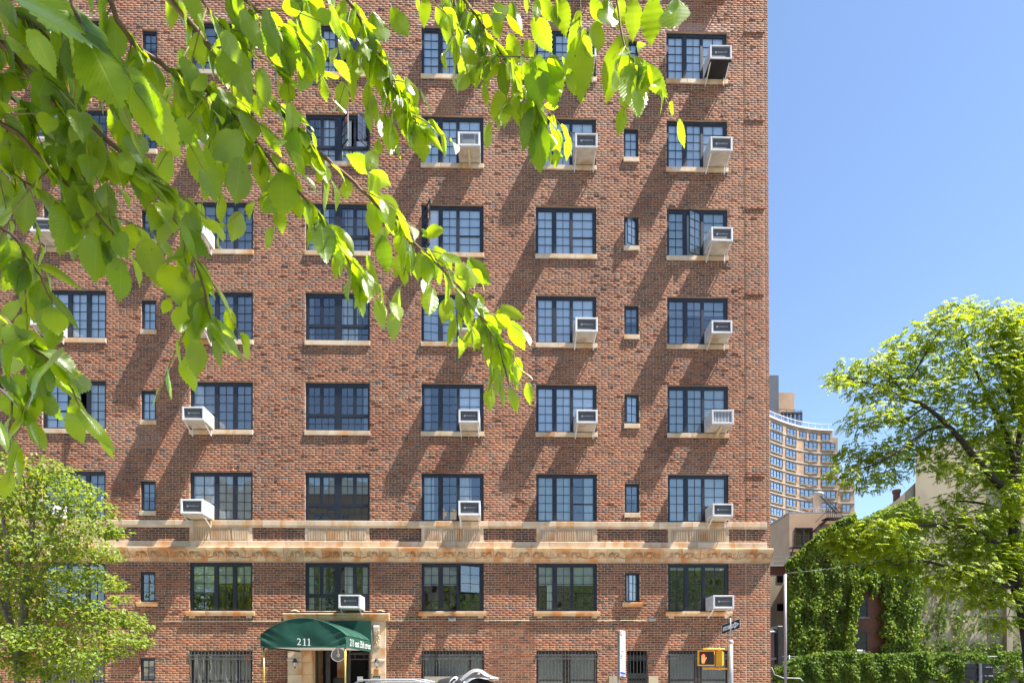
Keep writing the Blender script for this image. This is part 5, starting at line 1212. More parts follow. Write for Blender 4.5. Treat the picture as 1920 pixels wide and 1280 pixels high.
for dy in (0, .5): m.bar((st0.x, Yt-.95+dy, st0.z), (st1.x, Yt-.95+dy, st1.z), .12, .16)
for t in np.linspace(0, 1, 10): x = st0.x+(st1.x-st0.x)*t; z = st0.z+(st1.z-st0.z)*t; m.box(x-.12, x+.12, Yt-.95, Yt-.45, z-.02, z+.03)
m.bar((st0.x, Yt-1.1, st0.z+.9), (st1.x, Yt-1.1, st1.z+.9), .05, .05); q0, q1 = P(1568, 963, Yt-.9), P(1554, 934, Yt-.9)
m.bar((q0.x, Yt-1, q0.z), (q1.x-.9, Yt-1, q1.z+.2), .1, .12); m.bar((q0.x+.4, Yt-1, q0.z), (q1.x-.5, Yt-1, q1.z+.2), .06, .06)
m.build('fire_escape', FE, TB)
m = MB(); a = P(1533, 962, Yt+3); b = P(1533, 930, Yt+3); m.lathe([(.42, a.z-1), (.42, b.z), (.58, b.z), (.58, b.z+.35), (.5, b.z+.38), (0, b.z+.4)], (a.x, Yt+3, 0), 14); m.build('flue', M['galvdull'], TB, True)
m = MB()
for px in range(1447, 1560, 14): a, b = P(px, 961, Yt+1), P(px, 952, Yt+1); m.bar(a, b, .05, .05, up=(0, 1, 0))
a, b = P(1474, 953, Yt+1), P(1560, 952, Yt+1); m.bar(a, b, .05, .05); m.build('roof_rail', M['galvdull'], TB)

# ------------------------------------------------------------------ low concrete house end beside the ivy
Yc = 47.4; CB = thing('concrete_house_end', (P(1461, 1200, Yc).x, Yc, 0), 'stained concrete house end with two small windows left of the ivy', 'building')
m = MB(); a = P(1380, 1061, Yc); b = P(1478, 1061, Yc); m.box(a.x, b.x, Yc, Yc+8, 0, P(1460, 1077, Yc).z); m.build('wall', M['stucco'], CB)
m = MB(); m.box(a.x, b.x, Yc+.02, Yc+8, P(1460, 1077, Yc).z, a.z); m.build('brick_top', M['hbrick'], CB)
m = MB(); m.box(a.x, b.x, Yc-.1, Yc+8, a.z, a.z+.12); m.build('coping', M['galvdull'], CB)
for y0, y1 in ((1079, 1090.5), (1132, 1144)):
    p, q = P(1457.5, y0, Yc), P(1467.5, y1, Yc); m = MB(); m.box(p.x-.04, q.x+.04, Yc-.03, Yc+.02, q.z-.04, p.z+.04); f_ = m.build('window', M['frame'], CB)
    m = MB(); m.quad((p.x, Yc-.035, q.z), (q.x, Yc-.035, q.z), (q.x, Yc-.035, p.z), (p.x, Yc-.035, p.z)); m.build('pane', M['glass_dark'], f_)
m = MB()
for yy in (1042.5, 1051): m.bar(P(1400, yy, Yc+1), P(1492, yy, Yc+1), .05, .05)
for px in (1420, 1447, 1475): m.bar(P(px, 1061, Yc+1), P(px, 1042, Yc+1), .05, .05, up=(0, 1, 0))
m.build('roof_rail', M['galv'], CB)

# ------------------------------------------------------------------ ivy covered brick house
Yi = 46.5
IH = thing('ivy_brick_house', (P(1600, 1250, Yi).x, Yi, 0), 'red brick house wall buried in ivy with an arched window showing', 'building')
ipoly = [(1478, 1345), (1716, 1345), (1716, 950), (1660, 965), (1600, 992), (1560, 1010), (1530, 1032), (1500, 1056), (1478, 1074)]
prism(ipoly, Yi, .8, M['hbrick'], 'wall', IH)
def arched(px0, px1, py0, py1, arch):
    a, b = P(px0, py0, Yi), P(px1, py1, Yi); y = Yi-.04; w_ = b.x-a.x; rise = .16 if arch else 0
    out = [(a.x+w_*t, a.z-rise+rise*math.sin(math.pi*t)) for t in np.linspace(0, 1, 9)]
    m = MB(); ring = [(a.x, b.z)]+out+[(b.x, b.z)]; cx, cz = (a.x+b.x)/2, (a.z+b.z)/2
    inn = [(cx+(x-cx)*.84, cz+(z-cz)*.92) for x, z in ring]; n = len(ring)
    m.add([(x, y, z) for x, z in ring]+[(x, y, z) for x, z in inn]+[(x, y+.1, z) for x, z in inn], [(i, (i+1) % n, n+(i+1) % n, n+i) for i in range(n)]+[(n+i, n+(i+1) % n, 2*n+(i+1) % n, 2*n+i) for i in range(n)])
    m.box(a.x+.05, b.x-.05, y+.02, y+.06, (a.z+b.z)/2-.04, (a.z+b.z)/2+.04); m.f = m.f; f_ = m.build('arched_window' if arch else 'window', M['frame'], IH)
    m = MB(); m.add([(x, y+.035, z) for x, z in inn], [tuple(range(n-1, -1, -1))]); m.build('pane', M['glass_dark'], f_)
    m = MB(); m.add([(x, y+.0345+.004, z) for x, z in inn], [tuple(range(n))]); m.build('dark_inside', M['room'], f_)
    m = MB(); m.box(a.x-.1, b.x+.1, y-.1, y+.05, b.z-.12, b.z); m.build('sill', M['concrete'], f_)
arched(1603, 1626, 1181, 1220, True); arched(1607, 1627, 1121, 1156, False)
m = MB(); a, b = P(1607, 1217.5, Yi-.35), P(1622, 1224, Yi-.35); m.box(a.x, b.x, Yi-.35, Yi-.05, b.z-.1, a.z, bev=.03); 
tag(m.build('window_unit', M['acgrey'], at=(a.x, Yi-.2, b.z)), 'small grey air conditioner at the sill of the arched window in the ivy', 'air conditioner')

def ivy_on(name, label, poly, Y, n, size, thick, skip=None, dens=None, parent=None, bright=0.0, face=(0, -1, 0.25), stems=0):
    x0, x1 = min(p[0] for p in poly), max(p[0] for p in poly); y0, y1 = min(p[1] for p in poly), max(p[1] for p in poly)
    px = nrs.uniform(x0, x1, n*3); py = nrs.uniform(y0, y1, n*3)
    k = poly_in(px, py, poly)
    if skip is not None: k &= ~skip(px, py)
    if dens is not None: k &= nrs.rand(len(px)) < dens(px, py)
    px, py = px[k][:n], py[k][:n]; m_ = len(px)
    w_ = .5+.5*wob(px*2.2, py*1.1)/2
    Yd = Y-.03-(thick*(.55+.45*w_))*nrs.rand(m_)**.6
    pos = Pn(px, py, Y); pos[:, 1] = Yd
    nr_ = np.array(face)[None]+nrs.normal(0, .38, (m_, 3)); mid = np.array([(0, -.25, -1.0)])+nrs.normal(0, .45, (m_, 3))
    L = size*nrs.uniform(.65, 1.3, m_)
    me = leafmesh(name, pos, mid, nr_, L, L*1.0, M['ivy'], np.clip(nrs.normal(.5-bright, .26, m_)+.22*wob(px*1.1+40, py*.8), 0, 1), .12, off=pos.mean(0))
    o = tag(addmesh(name, me, pos.mean(0)), label, 'ivy', kind='stuff')
    if stems:
        m = MB()
        for _ in range(stems):
            i = rnd.randrange(m_); x, y = px[i], py[i]; pts = []
            for s in range(9): pts.append(P(x, y, Y-.06-thick*rnd.uniform(.3, .85))); x += rnd.gauss(0, 2.2); y += rnd.uniform(4, 9)
            m.tube(pts, rnd.uniform(.012, .026), 4, cap=False)
        tag(m.build('stems', M['twig'], o), kind='stuff')
    return o
def gap(px, py):
    lx = np.interp(py, [1055, 1075, 1100, 1150, 1200, 1230], [1628, 1622, 1614, 1603, 1592, 1586])+3.0*wob(px*3, py*3); rx = 1650+4.0*wob(px, py*2)
    g = (px > lx) & (px < rx) & (py > 1062+2*wob(px*2, py)) & (py < 1226)
    tongue = (px > 1612) & (px < 1642+2*wob(px, py*3)) & (py < 1108+4*wob(px*4, py)) & (py > 1060) & ((px > 1627) | (py < 1085))
    return g & ~tongue
ivy_on('climbing_ivy', 'dense dark green ivy blanketing the brick house', [(1474, 1340), (1716, 1340), (1718, 955), (1660, 955), (1600, 980), (1560, 990), (1530, 1010), (1500, 1036), (1472, 1060)], Yi, 26000, .205, .85, skip=gap, stems=60)
ivy_on('climbing_ivy', 'pale sunlit ivy strand hanging beside the arched window', [(1594, 1105), (1614, 1078), (1640, 1075), (1644, 1100), (1632, 1120), (1628, 1090), (1614, 1110), (1606, 1150), (1596, 1210), (1584, 1222), (1580, 1215), (1588, 1160)], Yi-.75, 420, .23, .3, bright=.3, face=(.5, -.6, .6))  # sunlight on the strand is put into a lighter leaf tone
ivy_on('climbing_ivy', 'bright ivy fringe along the sloping top of the house', [(1470, 1066), (1470, 1054), (1500, 1028), (1530, 1000), (1562, 978), (1600, 960), (1602, 975), (1562, 998), (1532, 1024), (1500, 1050)], Yi-.4, 2600, .22, .5, bright=.25, face=(.25, -.5, .8))  # lighter leaf tone stands in for sun along the top edge
ivy_on('climbing_ivy', 'leafy ivy crest growing on top of the brick house', [(1476, 1066), (1500, 1046), (1530, 1020), (1560, 1000), (1600, 975), (1660, 950), (1716, 930), (1716, 960), (1600, 1005), (1530, 1045), (1478, 1085)], Yi+.6, 2600, .26, .7, bright=.2, face=(.2, -.5, .8))  # crest leaves toned lighter, sun put into their colour
# ------------------------------------------------------------------ cream stucco building on the right
Ys = 48; SH = thing('cream_stucco_building', (P(1820, 1250, Ys).x, Ys, 0), 'large windowless cream stucco wall with straggling ivy at right', 'building')
prism([(1717, 1345), (2300, 1345), (2300, 790), (1930, 800), (1760, 832), (1717, 846)], Ys, 12, M['stucco'], 'wall', SH)
prism([(1600, 1010), (1625, 975), (1681, 937), (1716.5, 904), (1716.5, 1010)], Ys+.2, 6, M['stucco'], 'sloping_parapet', SH)
p, q = P(1879, 900, Ys), P(1890, 900, Ys); m = MB(); m.box(p.x, q.x, Ys-.35, Ys, 0, p.z+4); m.build('pilaster', M['stucco'], SH)
p, q = P(1917, 1085, Ys), P(1950, 1160, Ys); m = MB(); m.box(p.x, q.x, Ys-.05, Ys+.02, q.z, p.z); f_ = m.build('window', M['frame'], SH)
m = MB(); m.quad((p.x+.1, Ys-.06, q.z+.1), (q.x-.1, Ys-.06, q.z+.1), (q.x-.1, Ys-.06, p.z-.1), (p.x+.1, Ys-.06, p.z-.1)); m.build('pane', M['glass_dark'], f_)
m = MB(); a = P(1681, 932, Ys+1); m.lathe([(.25, a.z-.8), (.25, a.z+.35), (.32, a.z+.35), (.32, a.z+.6), (0, a.z+.6)], (a.x, Ys+1, 0), 10); m.build('chimney_pot', M['hbrick'], SH)
m = MB(); p, q = P(1890, 1243, Ys-1.45), P(1950, 1300, Ys-1.45)
def dens2(px, py):
    base = np.clip(1.15-(px-1716)/190.0, 0.05, 1)*np.clip((py-1000)/120.0, .05, 1); st = .5+.5*np.sin(px*.19+.9*np.sin(py*.03)); low = np.clip((py-1195)/25., 0, 1)
    return np.clip(base*(.25+.75*(wob(px*1.6, py*.9) > -.35))*(.35+.65*(st > .35))+low*.7, 0, 1)
ivy_on('climbing_ivy', 'straggling ivy creeping over the cream stucco wall', [(1716, 1340), (1960, 1340), (1960, 1060), (1716, 1000)], Ys-.02, 5200, .21, .25, dens=dens2, bright=-.05, stems=30)
# ------------------------------------------------------------------ ivy hedge on a fence above a retaining wall
Yh = 40
m = MB(); a = P(1380, 1274, Yh); b = P(2300, 1274, Yh); m.box(a.x, b.x, Yh-.2, Yh+.6, -.15, a.z); rw = m.build('retaining_wall', M['concrete'], at=(a.x, Yh, 0)); tag(rw, 'low concrete retaining wall under the ivy hedge', 'wall')
m = MB(); m.box(a.x, b.x, Yh-.3, Yh+.7, a.z, a.z+.1); m.build('coping', M['concrete'], rw)
FN = thing('chain_link_fence', (P(1700, 1260, Yh).x, Yh, a.z), 'chain link fence overgrown by the ivy hedge', 'fence')
ztf = P(1700, 1230, Yh).z
for px in range(1480, 1990, 52): q = P(px, 1250, Yh); m = MB(); m.tube([(q.x, Yh, a.z), (q.x, Yh, ztf+.1)], .045, 6); m.build('post', M['galvdull'], FN, True)
m = MB(); m.tube([(P(1450, 1250, Yh).x, Yh, ztf), (P(1990, 1250, Yh).x, Yh, ztf)], .035, 6); m.build('top_rail', M['galvdull'], FN, True)
m = MB(); x0_, x1_ = P(1740, 1250, Yh).x, P(1990, 1250, Yh).x; hh = ztf-a.z; s = .16
x = x0_-hh
while x < x1_:
    m.bar((x, Yh-.01, a.z), (x+hh, Yh-.01, ztf), .008, .008); m.bar((x+hh, Yh+.01, a.z), (x, Yh+.01, ztf), .008, .008); x += s
m.build('mesh', M['galvdull'], FN)
def hdens(px, py): return np.where(px < 1720, 1, np.clip(1.25-(px-1720)/260., .12, 1)*(wob(px*1.5, py*1.8) > -.55))
ivy_on('ivy_hedge', 'thick ivy hedge spilling over the fence along the lot', [(1446, 1276), (1446, 1252), (1462, 1240), (1480, 1232), (1510, 1225), (1560, 1218), (1650, 1225), (1720, 1220), (1800, 1222), (1990, 1215), (1990, 1280)], Yh-.05, 17000, .16, .8, dens=hdens, bright=-.2, face=(0, -1, .5))  # shade on the hedge is put into a darker leaf tone
# painted ring on the wall behind the fence
m = MB(); c = P(1908, 1268, Ys-.4); 
for k, (r0, r1, mt) in enumerate(((0.85, 1.05, 0), (.2, .85, 1), (.0, .22, 2))):
    n = 26; vs = []
    for i in range(n+1):
        t = math.pi*2*i/n; vs += [(c.x+r0*math.cos(t), Ys-.352-.003*k, c.z+r0*math.sin(t)), (c.x+r1*math.cos(t), Ys-.352-.003*k, c.z+r1*math.sin(t))]
    m.add(vs, [(2*i, 2*i+1, 2*i+3, 2*i+2) for i in range(n)], mt)
M['mred'] = mk('mural_red', (0.16, 0.035, 0.025), (0.1, 0.03, 0.02), 3, .9); M['mwhite'] = mk('mural_white', (0.42, 0.42, 0.38), (0.3, 0.3, 0.27), 3, .9)
m.build('painted_ring', [M['mred'], M['mwhite'], M['irondark']], SH)

# ------------------------------------------------------------------ building across the street, behind the viewer (mirrored in the panes)
OB = thing('opposite_building', (-4, -17, 0), 'cream building across the street seen only mirrored in the panes', 'building')
M['cream'] = mk('cream_render', (0.55, 0.47, 0.34), (0.48, 0.41, 0.3), .5, .9)
m = MB(); m.box(-26, 3, -30, -17, 0, 14.5); m.box(-26, -9, -30, -16.9, 14.5, 19); m.box(3, 26, -30, -18, 0, 13); m.build('wall', M['cream'], OB)
for fl in range(5):
    for i in range(7):
        x = -24+i*3.9; z = 1.5+fl*3.1
        if fl == 4 and i > 3: continue
        m = MB(); m.box(x, x+1.8, -16.88, -16.8, z, z+1.9); f_ = m.build('window', M['frame'], OB)
        m = MB(); m.quad((x+1.7, -16.78, z+.1), (x+.1, -16.78, z+.1), (x+.1, -16.78, z+1.8), (x+1.7, -16.78, z+1.8)); m.build('pane', M['pane_blue'], f_)
# ------------------------------------------------------------------ trees beyond: crowns from clusters of leaves along real limbs
def limb(m, pts, r0, r1, n=7):
    k = len(pts); m.tube(pts, [r0+(r1-r0)*i/(k-1) for i in range(k)], n)
def smooth(pts, k=4):
    out = []; P_ = [Vector(p) for p in pts]
    for i in range(len(P_)-1):
        p0, p1, p2, p3 = P_[max(i-1, 0)], P_[i], P_[i+1], P_[min(i+2, len(P_)-1)]
        for j in range(k):
            t = j/k; out.append(.5*((2*p1)+(p2-p0)*t+(2*p0-5*p1+4*p2-p3)*t*t+(3*p1-p0-3*p2+p3)*t**3))
    out.append(P_[-1]); return out
# right hand tree with feathery compound leaves
Yr = 32
RT = thing('pinnate_tree', (P(1925, 1300, Yr).x, Yr, -.15), 'spreading tree with feathery compound leaves rising right of the ivy', 'tree')
def T(px, py, dy=0): return P(px, py, Yr+dy)
m = MB(); tr = smooth([(T(1940, 1300).x, Yr, -.15), T(1935, 1240), T(1922, 1150), T(1905, 1090), T(1893, 1050), T(1903, 985), T(1897, 930), T(1905, 870), T(1915, 780, .5), T(1905, 690, .8), T(1890, 620, 1)]); limb(m, tr, .42, .07, 9); m.build('trunk', M['bark'], RT, True)
LB = [([(1905, 1094), (1880, 1098), (1855, 1090), (1825, 1084), (1775, 1062), (1720, 1050), (1680, 1060)], .17, .03, -.5),
      ([(1897, 930), (1870, 905), (1840, 872), (1810, 835), (1777, 797), (1735, 762), (1690, 742), (1640, 722), (1590, 708)], .2, .025, -.6),
      ([(1777, 797), (1740, 806), (1700, 835), (1650, 866), (1610, 880), (1568, 900)], .09, .02, -.9),
      ([(1905, 870), (1880, 800), (1850, 740), (1820, 670), (1800, 600)], .15, .025, .3), ([(1905, 780), (1880, 700), (1858, 640), (1850, 600)], .12, .02, .7), ([(1690, 742), (1720, 690), (1755, 630), (1790, 590)], .07, .015, -.5),
      ([(1735, 762), (1690, 790), (1640, 790)], .06, .015, -.3), ([(1890, 1040), (1840, 1000), (1780, 985), (1710, 985), (1650, 990), (1600, 1005)], .14, .02, -.9),
      ([(1903, 985), (1860, 950), (1820, 940), (1780, 940)], .1, .02, .2), ([(1922, 1150), (1890, 1120), (1850, 1128), (1820, 1138)], .08, .015, -.6), ([(1697, 738), (1650, 690), (1610, 690)], .05, .012, -.4)]
lines = []
for pts, r0, r1, dy in LB:
    w3 = smooth([T(x, y, dy*min(1, i/2)) for i, (x, y) in enumerate(pts)]); m = MB(); limb(m, w3, r0, r1, 7); m.build('limb', M['bark'], RT, True); lines += w3[3:]
CL = [(1590, 700, 42, 20), (1575, 715, 25, 14), (1635, 690, 45, 24), (1620, 738, 34, 14), (1680, 690, 40, 34), (1700, 650, 40, 26), (1745, 620, 40, 30), (1780, 590, 34, 26), (1815, 572, 20, 14), (1830, 620, 50, 34), (1870, 600, 44, 32), (1905, 590, 24, 22), (1770, 670, 60, 36), (1840, 690, 60, 40), (1895, 670, 40, 50),
      (1735, 720, 60, 30), (1670, 735, 40, 20), (1800, 755, 60, 34), (1870, 770, 56, 44), (1640, 775, 48, 18), (1700, 785, 52, 24), (1610, 795, 34, 13), (1760, 810, 50, 26), (1600, 855, 40, 24), (1640, 850, 44, 24), (1575, 890, 26, 16), (1625, 900, 34, 22), (1690, 840, 44, 24), (1735, 860, 44, 24), (1670, 890, 26, 18), (1820, 830, 56, 36), (1890, 840, 40, 44),
      (1800, 880, 44, 24), (1860, 900, 50, 30), (1905, 930, 24, 40), (1650, 985, 50, 22), (1605, 1000, 36, 22), (1575, 1005, 24, 18), (1700, 975, 54, 26), (1760, 975, 50, 26), (1820, 985, 50, 30), (1880, 990, 36, 34), (1640, 1030, 40, 18), (1600, 1035, 34, 16), (1700, 1025, 50, 20), (1770, 1030, 56, 20), (1840, 1040, 50, 20), (1660, 1058, 34, 12), (1720, 1060, 46, 14), (1790, 1070, 50, 14), (1860, 1108, 40, 14), (1840, 1130, 34, 10), (1895, 1120, 24, 16), (1905, 760, 30, 50), (1885, 880, 46, 36), (1905, 1035, 30, 40), (1840, 1075, 50, 18), (1790, 935, 36, 18), (1900, 640, 30, 30), (1910, 700, 24, 40), (1860, 1040, 46, 26), (1940, 615, 36, 40), (1940, 700, 40, 80), (1940, 880, 40, 80), (1940, 1040, 40, 60), (1620, 1010, 60, 20), (1560, 1010, 20, 14), (1870, 960, 50, 28), (1900, 1080, 30, 30), (1800, 1108, 50, 13), (1755, 1088, 40, 12), (1885, 1165, 36, 14), (1835, 1010, 50, 24)]
pos, mids, nrms, lens, tone = [], [], [], [], []
tw = MB()
for (cx, cy_, rx, ry) in CL:
    dy = rnd.uniform(-1.2, 1.0); cen = T(cx, cy_, dy); sc = (Yr+dy)/FPX
    near = min(lines, key=lambda p: (p-cen).length); tw.tube([near, (near+cen)/2+Vector((0, 0, -.08)), cen], [.028, .018, .008], 4, cap=False)
    n = int(rx*ry*.115)+20
    for _ in range(n):
        a = rnd.uniform(0, 2*math.pi); r_ = math.sqrt(rnd.random()); p0 = cen+Vector((math.cos(a)*r_*rx*sc, rnd.gauss(0, .35)*rx*sc, math.sin(a)*r_*ry*sc))
        out = (p0-cen); out.y -= .2; d = Vector((out.x*.9+rnd.gauss(0, .5)*rx*sc*.7, out.y-.15+rnd.gauss(0, .5), rnd.uniform(-.85, .2)*rx*sc))
        d = d.normalized() if d.length > 1e-4 else Vector((1, 0, 0)); L = rnd.uniform(.28, .5)
        sd = d.cross(Vector((0, 0, 1)))
        sd = sd.normalized() if sd.length > 1e-3 else Vector((1, 0, 0)); up = sd.cross(d)
        tn = min(1, max(0, rnd.gauss(.42, .25)+(.12 if dy > 0 else -.05)))
        for k in range(6):
            t = (k+1)/6; q = p0+d*L*t+Vector((0, 0, -.10*t*t*L*2))
            for s in (-1, 1):
                md = (sd*s*.85+d*.5+Vector((0, 0, -.25-.2*t))).normalized()
                pos.append(q); mids.append(md); nrms.append(up+Vector((rnd.gauss(0, .4), rnd.gauss(-.35, .4), 0))); lens.append(rnd.uniform(.12, .18)*(1.15-.4*t)); tone.append(min(1, max(0, tn+rnd.gauss(0, .08))))
tw.build('twigs', M['bark'], RT, True); tag(bpy.data.objects[RT.children[-1].name], kind='stuff')
pos = np.array(pos); off = np.array(WL[RT.name])
me = leafmesh('crown', pos, np.array(mids), np.array(nrms), np.array(lens), np.array(lens)*.5, M['locust'], np.array(tone), .15, off=off); o = addmesh('crown', me, off, RT); tag(o, kind='stuff')
# young tree on the left
Yl = 14.6
LT = thing('young_street_tree', (P(62, 1300, Yl).x, Yl, -.0), 'young street tree with small glossy leaves at the lower left', 'tree')
def TL(px, py, dy=0): return P(px, py, Yl+dy)
m = MB(); tr = smooth([(TL(36, 1300).x, Yl, 0), TL(38, 1260), TL(42, 1190), TL(46, 1130), TL(52, 1060), TL(60, 990), TL(68, 920), TL(85, 870)]); limb(m, tr, .13, .02, 9); m.build('trunk', M['barkgrey'], LT, True)
ll = []
for pts, r0, r1 in (([(38, 1265), (22, 1180), (12, 1110), (15, 1040), (5, 960), (10, 880)], .085, .02), ([(46, 1130), (75, 1080), (110, 1040), (150, 1000), (190, 965)], .04, .01), ([(44, 1180), (90, 1150), (140, 1140), (200, 1160), (255, 1185)], .045, .01),
                    ([(52, 1060), (90, 1010), (120, 950), (150, 915)], .035, .01), ([(42, 1200), (70, 1190), (110, 1210), (170, 1225)], .035, .01), ([(60, 990), (50, 930), (40, 880)], .03, .01), ([(110, 1040), (150, 1060), (205, 1075)], .02, .008), ([(22, 1180), (-10, 1100), (-40, 1000)], .05, .015)):
    w3 = smooth([TL(x, y, rnd.uniform(-.3, .3)*min(i, 2)/2) for i, (x, y) in enumerate(pts)]); m = MB(); limb(m, w3, r0, r1, 7); m.build('limb', M['barkgrey'], LT, True); ll += w3[2:]
CLl = [(85, 880, 45, 22), (45, 905, 46, 34), (120, 905, 34, 18), (10, 930, 30, 40), (150, 925, 44, 24), (90, 950, 50, 26), (185, 955, 34, 16), (40, 975, 50, 34), (130, 985, 56, 26), (195, 990, 34, 16), (215, 1000, 18, 9), (20, 1030, 40, 36), (85, 1030, 56, 32), (150, 1030, 56, 28), (200, 1040, 26, 14), (30, 1090, 46, 34), (100, 1085, 56, 28), (165, 1085, 50, 24), (215, 1095, 20, 10), (225, 1122, 18, 7), (20, 1145, 40, 32), (85, 1140, 54, 30), (150, 1140, 60, 24), (235, 1160, 34, 16), (195, 1160, 50, 20), (265, 1175, 18, 12),
       (20, 1195, 40, 26), (80, 1195, 56, 28), (150, 1190, 60, 24), (220, 1195, 50, 16), (265, 1205, 20, 10), (30, 1235, 40, 20), (95, 1235, 60, 24), (160, 1230, 50, 20), (215, 1222, 30, 10), (60, 1262, 40, 14), (120, 1262, 46, 18), (165, 1258, 24, 12), (8, 860, 20, 12), (-40, 1000, 50, 60), (-40, 1120, 50, 70)]
pos, mids, nrms, lens, tone = [], [], [], [], []
tw = MB()
for (cx, cy_, rx, ry) in CLl:
    dy = rnd.uniform(-.8, .8); cen = TL(cx, cy_, dy); sc = (Yl+dy)/FPX
    near = min(ll, key=lambda p: (p-cen).length); tw.tube([near, (near+cen)/2+Vector((0, 0, -.04)), cen], [.012, .008, .004], 4, cap=False)
    for _ in range(int(rx*ry*.31)+22):
        a = rnd.uniform(0, 2*math.pi); r_ = math.sqrt(rnd.random()); p0 = cen+Vector((math.cos(a)*r_*rx*sc*.98, rnd.gauss(0, .45)*rx*sc, math.sin(a)*r_*ry*sc*.95))
        pos.append(p0); mids.append((rnd.gauss(.25, .6), rnd.gauss(-.2, .5), rnd.uniform(-.9, .15))); nrms.append((rnd.gauss(.1, .45), rnd.gauss(-.35, .4), 1.0)); lens.append(rnd.uniform(.075, .135)); tone.append(min(1, max(0, rnd.gauss(.45, .3))))
tw.build('twigs', M['barkgrey'], LT, True); tag(bpy.data.objects[LT.children[-1].name], kind='stuff')
off = np.array(WL[LT.name]); me = leafmesh('crown', np.array(pos), np.array(mids), np.array(nrms), np.array(lens), np.array(lens)*.6, M['pear'], np.array(tone), .22, off=off); o = addmesh('crown', me, off, LT); tag(o, kind='stuff')

# ------------------------------------------------------------------ elm overhead: boughs hanging before the lens
EL = thing('elm_tree', (-3.4, -1.2, 0), 'elm with large toothed leaves on drooping boughs hanging before the facade', 'tree')
def elm_leaf_mesh(seed):
    r = random.Random(seed); N = 24; fold = r.uniform(.05, .28); curl = r.uniform(-.15, .32); tw_ = r.uniform(-.35, .35); asym = r.uniform(.9, 1.1); wv = r.uniform(.0, .005)
    vs, uv, fs = [], [], []
    for i in range(N+1):
        t = i/N
        w_ = .285*(math.sin(math.pi*min(1, t*.98+.015)**.78)**.95)*(1 if t < .72 else max(0.0, 1-((t-.72)/.28)**.9*.55))
        if t > .955: w_ *= (1-t)/.045
        y = t; z0 = -curl*t*t+.04*math.sin(t*5+seed)
        tooth = (.0 if i % 2 else .03)*(1 if .06 < t < .93 else .3)
        for s, sgn in ((-1, -1), (-.5, -1), (0, 0), (.5, 1), (1, 1)):
            ww = w_*(asym if sgn > 0 else 2-asym); x = s*ww
            if abs(s) == 1: x += sgn*tooth*(ww > .02)
            yy = y+(.022 if abs(s) == 1 and i % 2 == 0 else 0)-(.05*abs(s) if t < .12 else 0)
            z = z0+fold*abs(x)+wv*math.sin(i*1.7)*abs(s)*2+tw_*x*t*.8
            vs.append((x, yy, z)); uv.append((.5+s*.5*min(1, .15+w_/.3), t))
    for i in range(N):
        for j in range(4): a = i*5+j; fs.append((a, a+1, a+6, a+5))
    # stalk
    n0 = len(vs)
    for k in range(3):
        y = -.10+.05*k
        for a in range(4): vs.append((.008*math.cos(a*math.pi/2), y, .008*math.sin(a*math.pi/2)+.02*(2-k)*.5)); uv.append((.5, 0))
    for k in range(2):
        for a in range(4): fs.append((n0+k*4+a, n0+k*4+(a+1) % 4, n0+k*4+4+(a+1) % 4, n0+k*4+4+a))
    m = MB(); m.v = vs; m.f = fs; m.m = [0]*len(fs); m.uv = uv
    return m.mesh('leaf', M['elm'], True)
ELM = [elm_leaf_mesh(s) for s in range(9)]
leaves = []          # (position, midrib, normal, length, width factor)
def leaf_at(p, mid, roll, L, wf=1.0):
    mid = Vector(mid).normalized(); up = Vector((0, 0, 1)); n0 = up-mid*up.dot(mid)
    n0 = n0.normalized() if n0.length > .05 else Vector((.3, -1, .2)).normalized()
    n0 = Matrix.Rotation(roll, 3, mid) @ n0
    leaves.append((Vector(p), mid, n0, L, wf))
def leaf_px(bx, by, tx, ty, Y, dy=0.0, wf=1.0, roll=None, face=None):
    """a leaf whose stalk and tip stand at these picture positions"""
    b = P(bx, by, Y); t = P(tx, ty, Y+dy); md = t-b; L = md.length; md.normalize()
    view = (b+t)/2-Vector((0, 0, ZC)); view.normalize()
    n0 = -view-md*(-view).dot(md); n0.normalize()
    sgn = -1 if (roll is None and rnd.random() < .7) else 1          # mostly the underside shows
    n0 = Matrix.Rotation(rnd.uniform(-.5, .5) if roll is None else roll, 3, md) @ (n0*(sgn if face is None else face))
    leaves.append((b, md, n0, L, wf))
